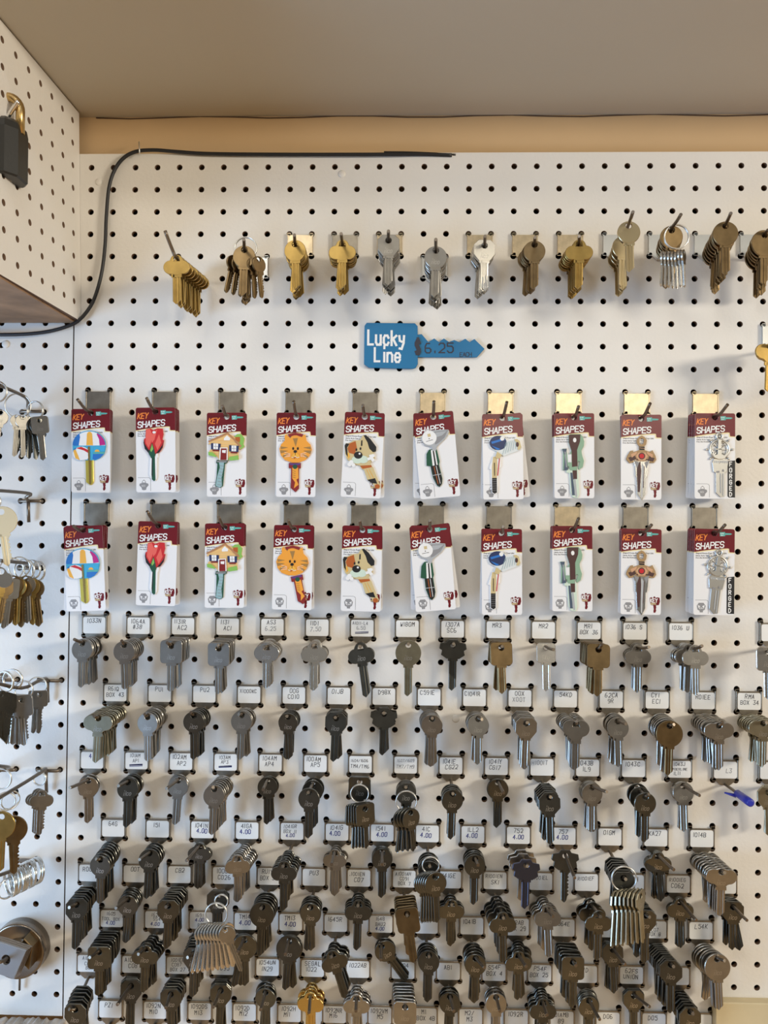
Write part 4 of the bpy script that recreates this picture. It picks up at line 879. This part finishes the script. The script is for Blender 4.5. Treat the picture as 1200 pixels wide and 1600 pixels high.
# body: eight-sided plan, upright, slightly tapered to the chamfered shoulder
plan=[(-hw,-dp*.55),(-hw*.55,-dp),(hw*.50,-dp),(hw,-dp*.45),(hw,dp*.6),(hw*.6,dp),(-hw*.6,dp),(-hw,dp*.6)]
rings=[(-hh,.90),(-hh+.0015,1.0),(hh*.62,1.0),(hh*.86,.93),(hh,.72)]
ks=[]
for z,s in rings: ks.append(len(b.v)); b.v += [(x*s,y*s,z) for x,y in plan]
for a,c in zip(ks,ks[1:]):
    for i in range(8): b.face((a+i,a+(i+1)%8,c+(i+1)%8,c+i),'plastic')
b.face([ks[0]+i for i in range(8)][::-1],'plastic'); b.face([ks[-1]+i for i in range(8)],'plastic')
b.build('body',o)
b=MB(); b.lathe([(.0001,0),(.0055,0),(.0065,.0008)],'rod',20); q=b.build('key_cylinder',o,(0,0,-hh-.0003)); q.rotation_euler=(math.radians(90),0,0)
b=MB(); b.prism([(hw*.60,-hh*.55),(hw*.92,-hh*.55),(hw*.92,hh*.45),(hw*.60,hh*.45)],-dp*.80,-dp*.5,'plastic',bev=.0006); 
b=MB(); sh=[]
for i in range(15): a=math.pi*i/14; sh.append((.0135*math.cos(a),.0,hh*.95+.012+.014*math.sin(a)))
b.tube([(.0135,0,hh*.6)]+sh+[(-.0135,0,hh*.6)],.0042,'lockbrass',14); b.build('shackle',o)
hk=at(3,172,y0+.004); b=MB()
side=Vector((so.x+.0,y0+.004,hk.z-.004)); side.x=so.x+.004-.012
b.tube(smooth([side,at(-2,178,y0+.004),at(12,182,y0-.002),at(19,172,y0-.004),at(29,158,y0-.006)],4),.0022,'chrome',12); tag(b.build('padlock_hook'),'short chrome hook holding the black padlock on the cabinet side','hook')
# ------------------------------------------------------------------ light, world, camera
def area(name, loc, aim, sx, sy, power, col):
    l=bpy.data.lights.new(name,'AREA'); l.shape='RECTANGLE'; l.size=sx; l.size_y=sy; l.energy=power; l.color=col
    o=bpy.data.objects.new(name,l); COL.objects.link(o); o.location=loc
    o.rotation_euler=(Vector(aim)-Vector(loc)).to_track_quat('-Z','Y').to_euler(); return o
cx=CP.x
LIGHTS=[('ceiling_light',(cx-.6,-1.6,2.62),(cx-.1,0,1.2),.6,.2,6,(1,.93,.80)),
 ('ceiling_light',(cx+2.5,-1.65,2.0),(cx+.0,0,1.2),.6,.3,49,(1,.90,.74)),
 ('shelf_light',(cx-.05,-1.05,2.75),(cx,0,1.0),.7,.10,3.4,(.80,.88,1)),
 ('shop_light',(cx+.80,-2.6,2.06),(cx,0,1.5),1.2,.26,8,(1,.90,.72)),
 ('window_light',(cx-1.5,-.95,1.0),(cx-.4,0,1.0),.6,.9,24,(.42,.66,1))]
WS=.85
for L_ in LIGHTS: area(*L_)
w=bpy.data.worlds.new('World'); SC.world=w; w.use_nodes=True; nt=w.node_tree
tc=nt.nodes.new('ShaderNodeTexCoord'); sp=nt.nodes.new('ShaderNodeSeparateXYZ'); mr=nt.nodes.new('ShaderNodeMapRange'); no=nt.nodes.new('ShaderNodeTexNoise'); cr=nt.nodes.new('ShaderNodeValToRGB'); mx=nt.nodes.new('ShaderNodeMath')
nt.links.new(tc.outputs['Generated'],sp.inputs[0]); nt.links.new(tc.outputs['Generated'],no.inputs['Vector']); no.inputs['Scale'].default_value=3.5
nt.links.new(sp.outputs['Z'],mr.inputs[0]); mr.inputs[1].default_value=-.6; mr.inputs[2].default_value=.8
mx.operation='MULTIPLY_ADD'; nt.links.new(no.outputs['Fac'],mx.inputs[0]); mx.inputs[1].default_value=.7; nt.links.new(mr.outputs[0],mx.inputs[2])
nt.links.new(mx.outputs[0],cr.inputs[0]); e=cr.color_ramp.elements; e[0].position=.45; e[0].color=(.025,.025,.028,1); e[1].position=1.15 if False else 1.0; e[1].color=(.34,.32,.29,1)
nt.links.new(cr.outputs[0],nt.nodes['Background'].inputs[0]); nt.nodes['Background'].inputs[1].default_value=WS
cam=bpy.data.cameras.new('Camera'); co=bpy.data.objects.new('Camera',cam); COL.objects.link(co)
cam.sensor_fit='VERTICAL'; cam.sensor_height=32; cam.lens=F_PX/1600*32; cam.clip_start=.01
up=-DOWN; bk=-FWD
co.matrix_world=Matrix(((RIGHT.x,up.x,bk.x,CP.x),(RIGHT.y,up.y,bk.y,CP.y),(RIGHT.z,up.z,bk.z,CP.z),(0,0,0,1)))
SC.camera=co
vs=SC.view_settings; vs.view_transform='Standard'; vs.look='None'; vs.gamma=1; vs.use_curve_mapping=False; vs.exposure=-.04
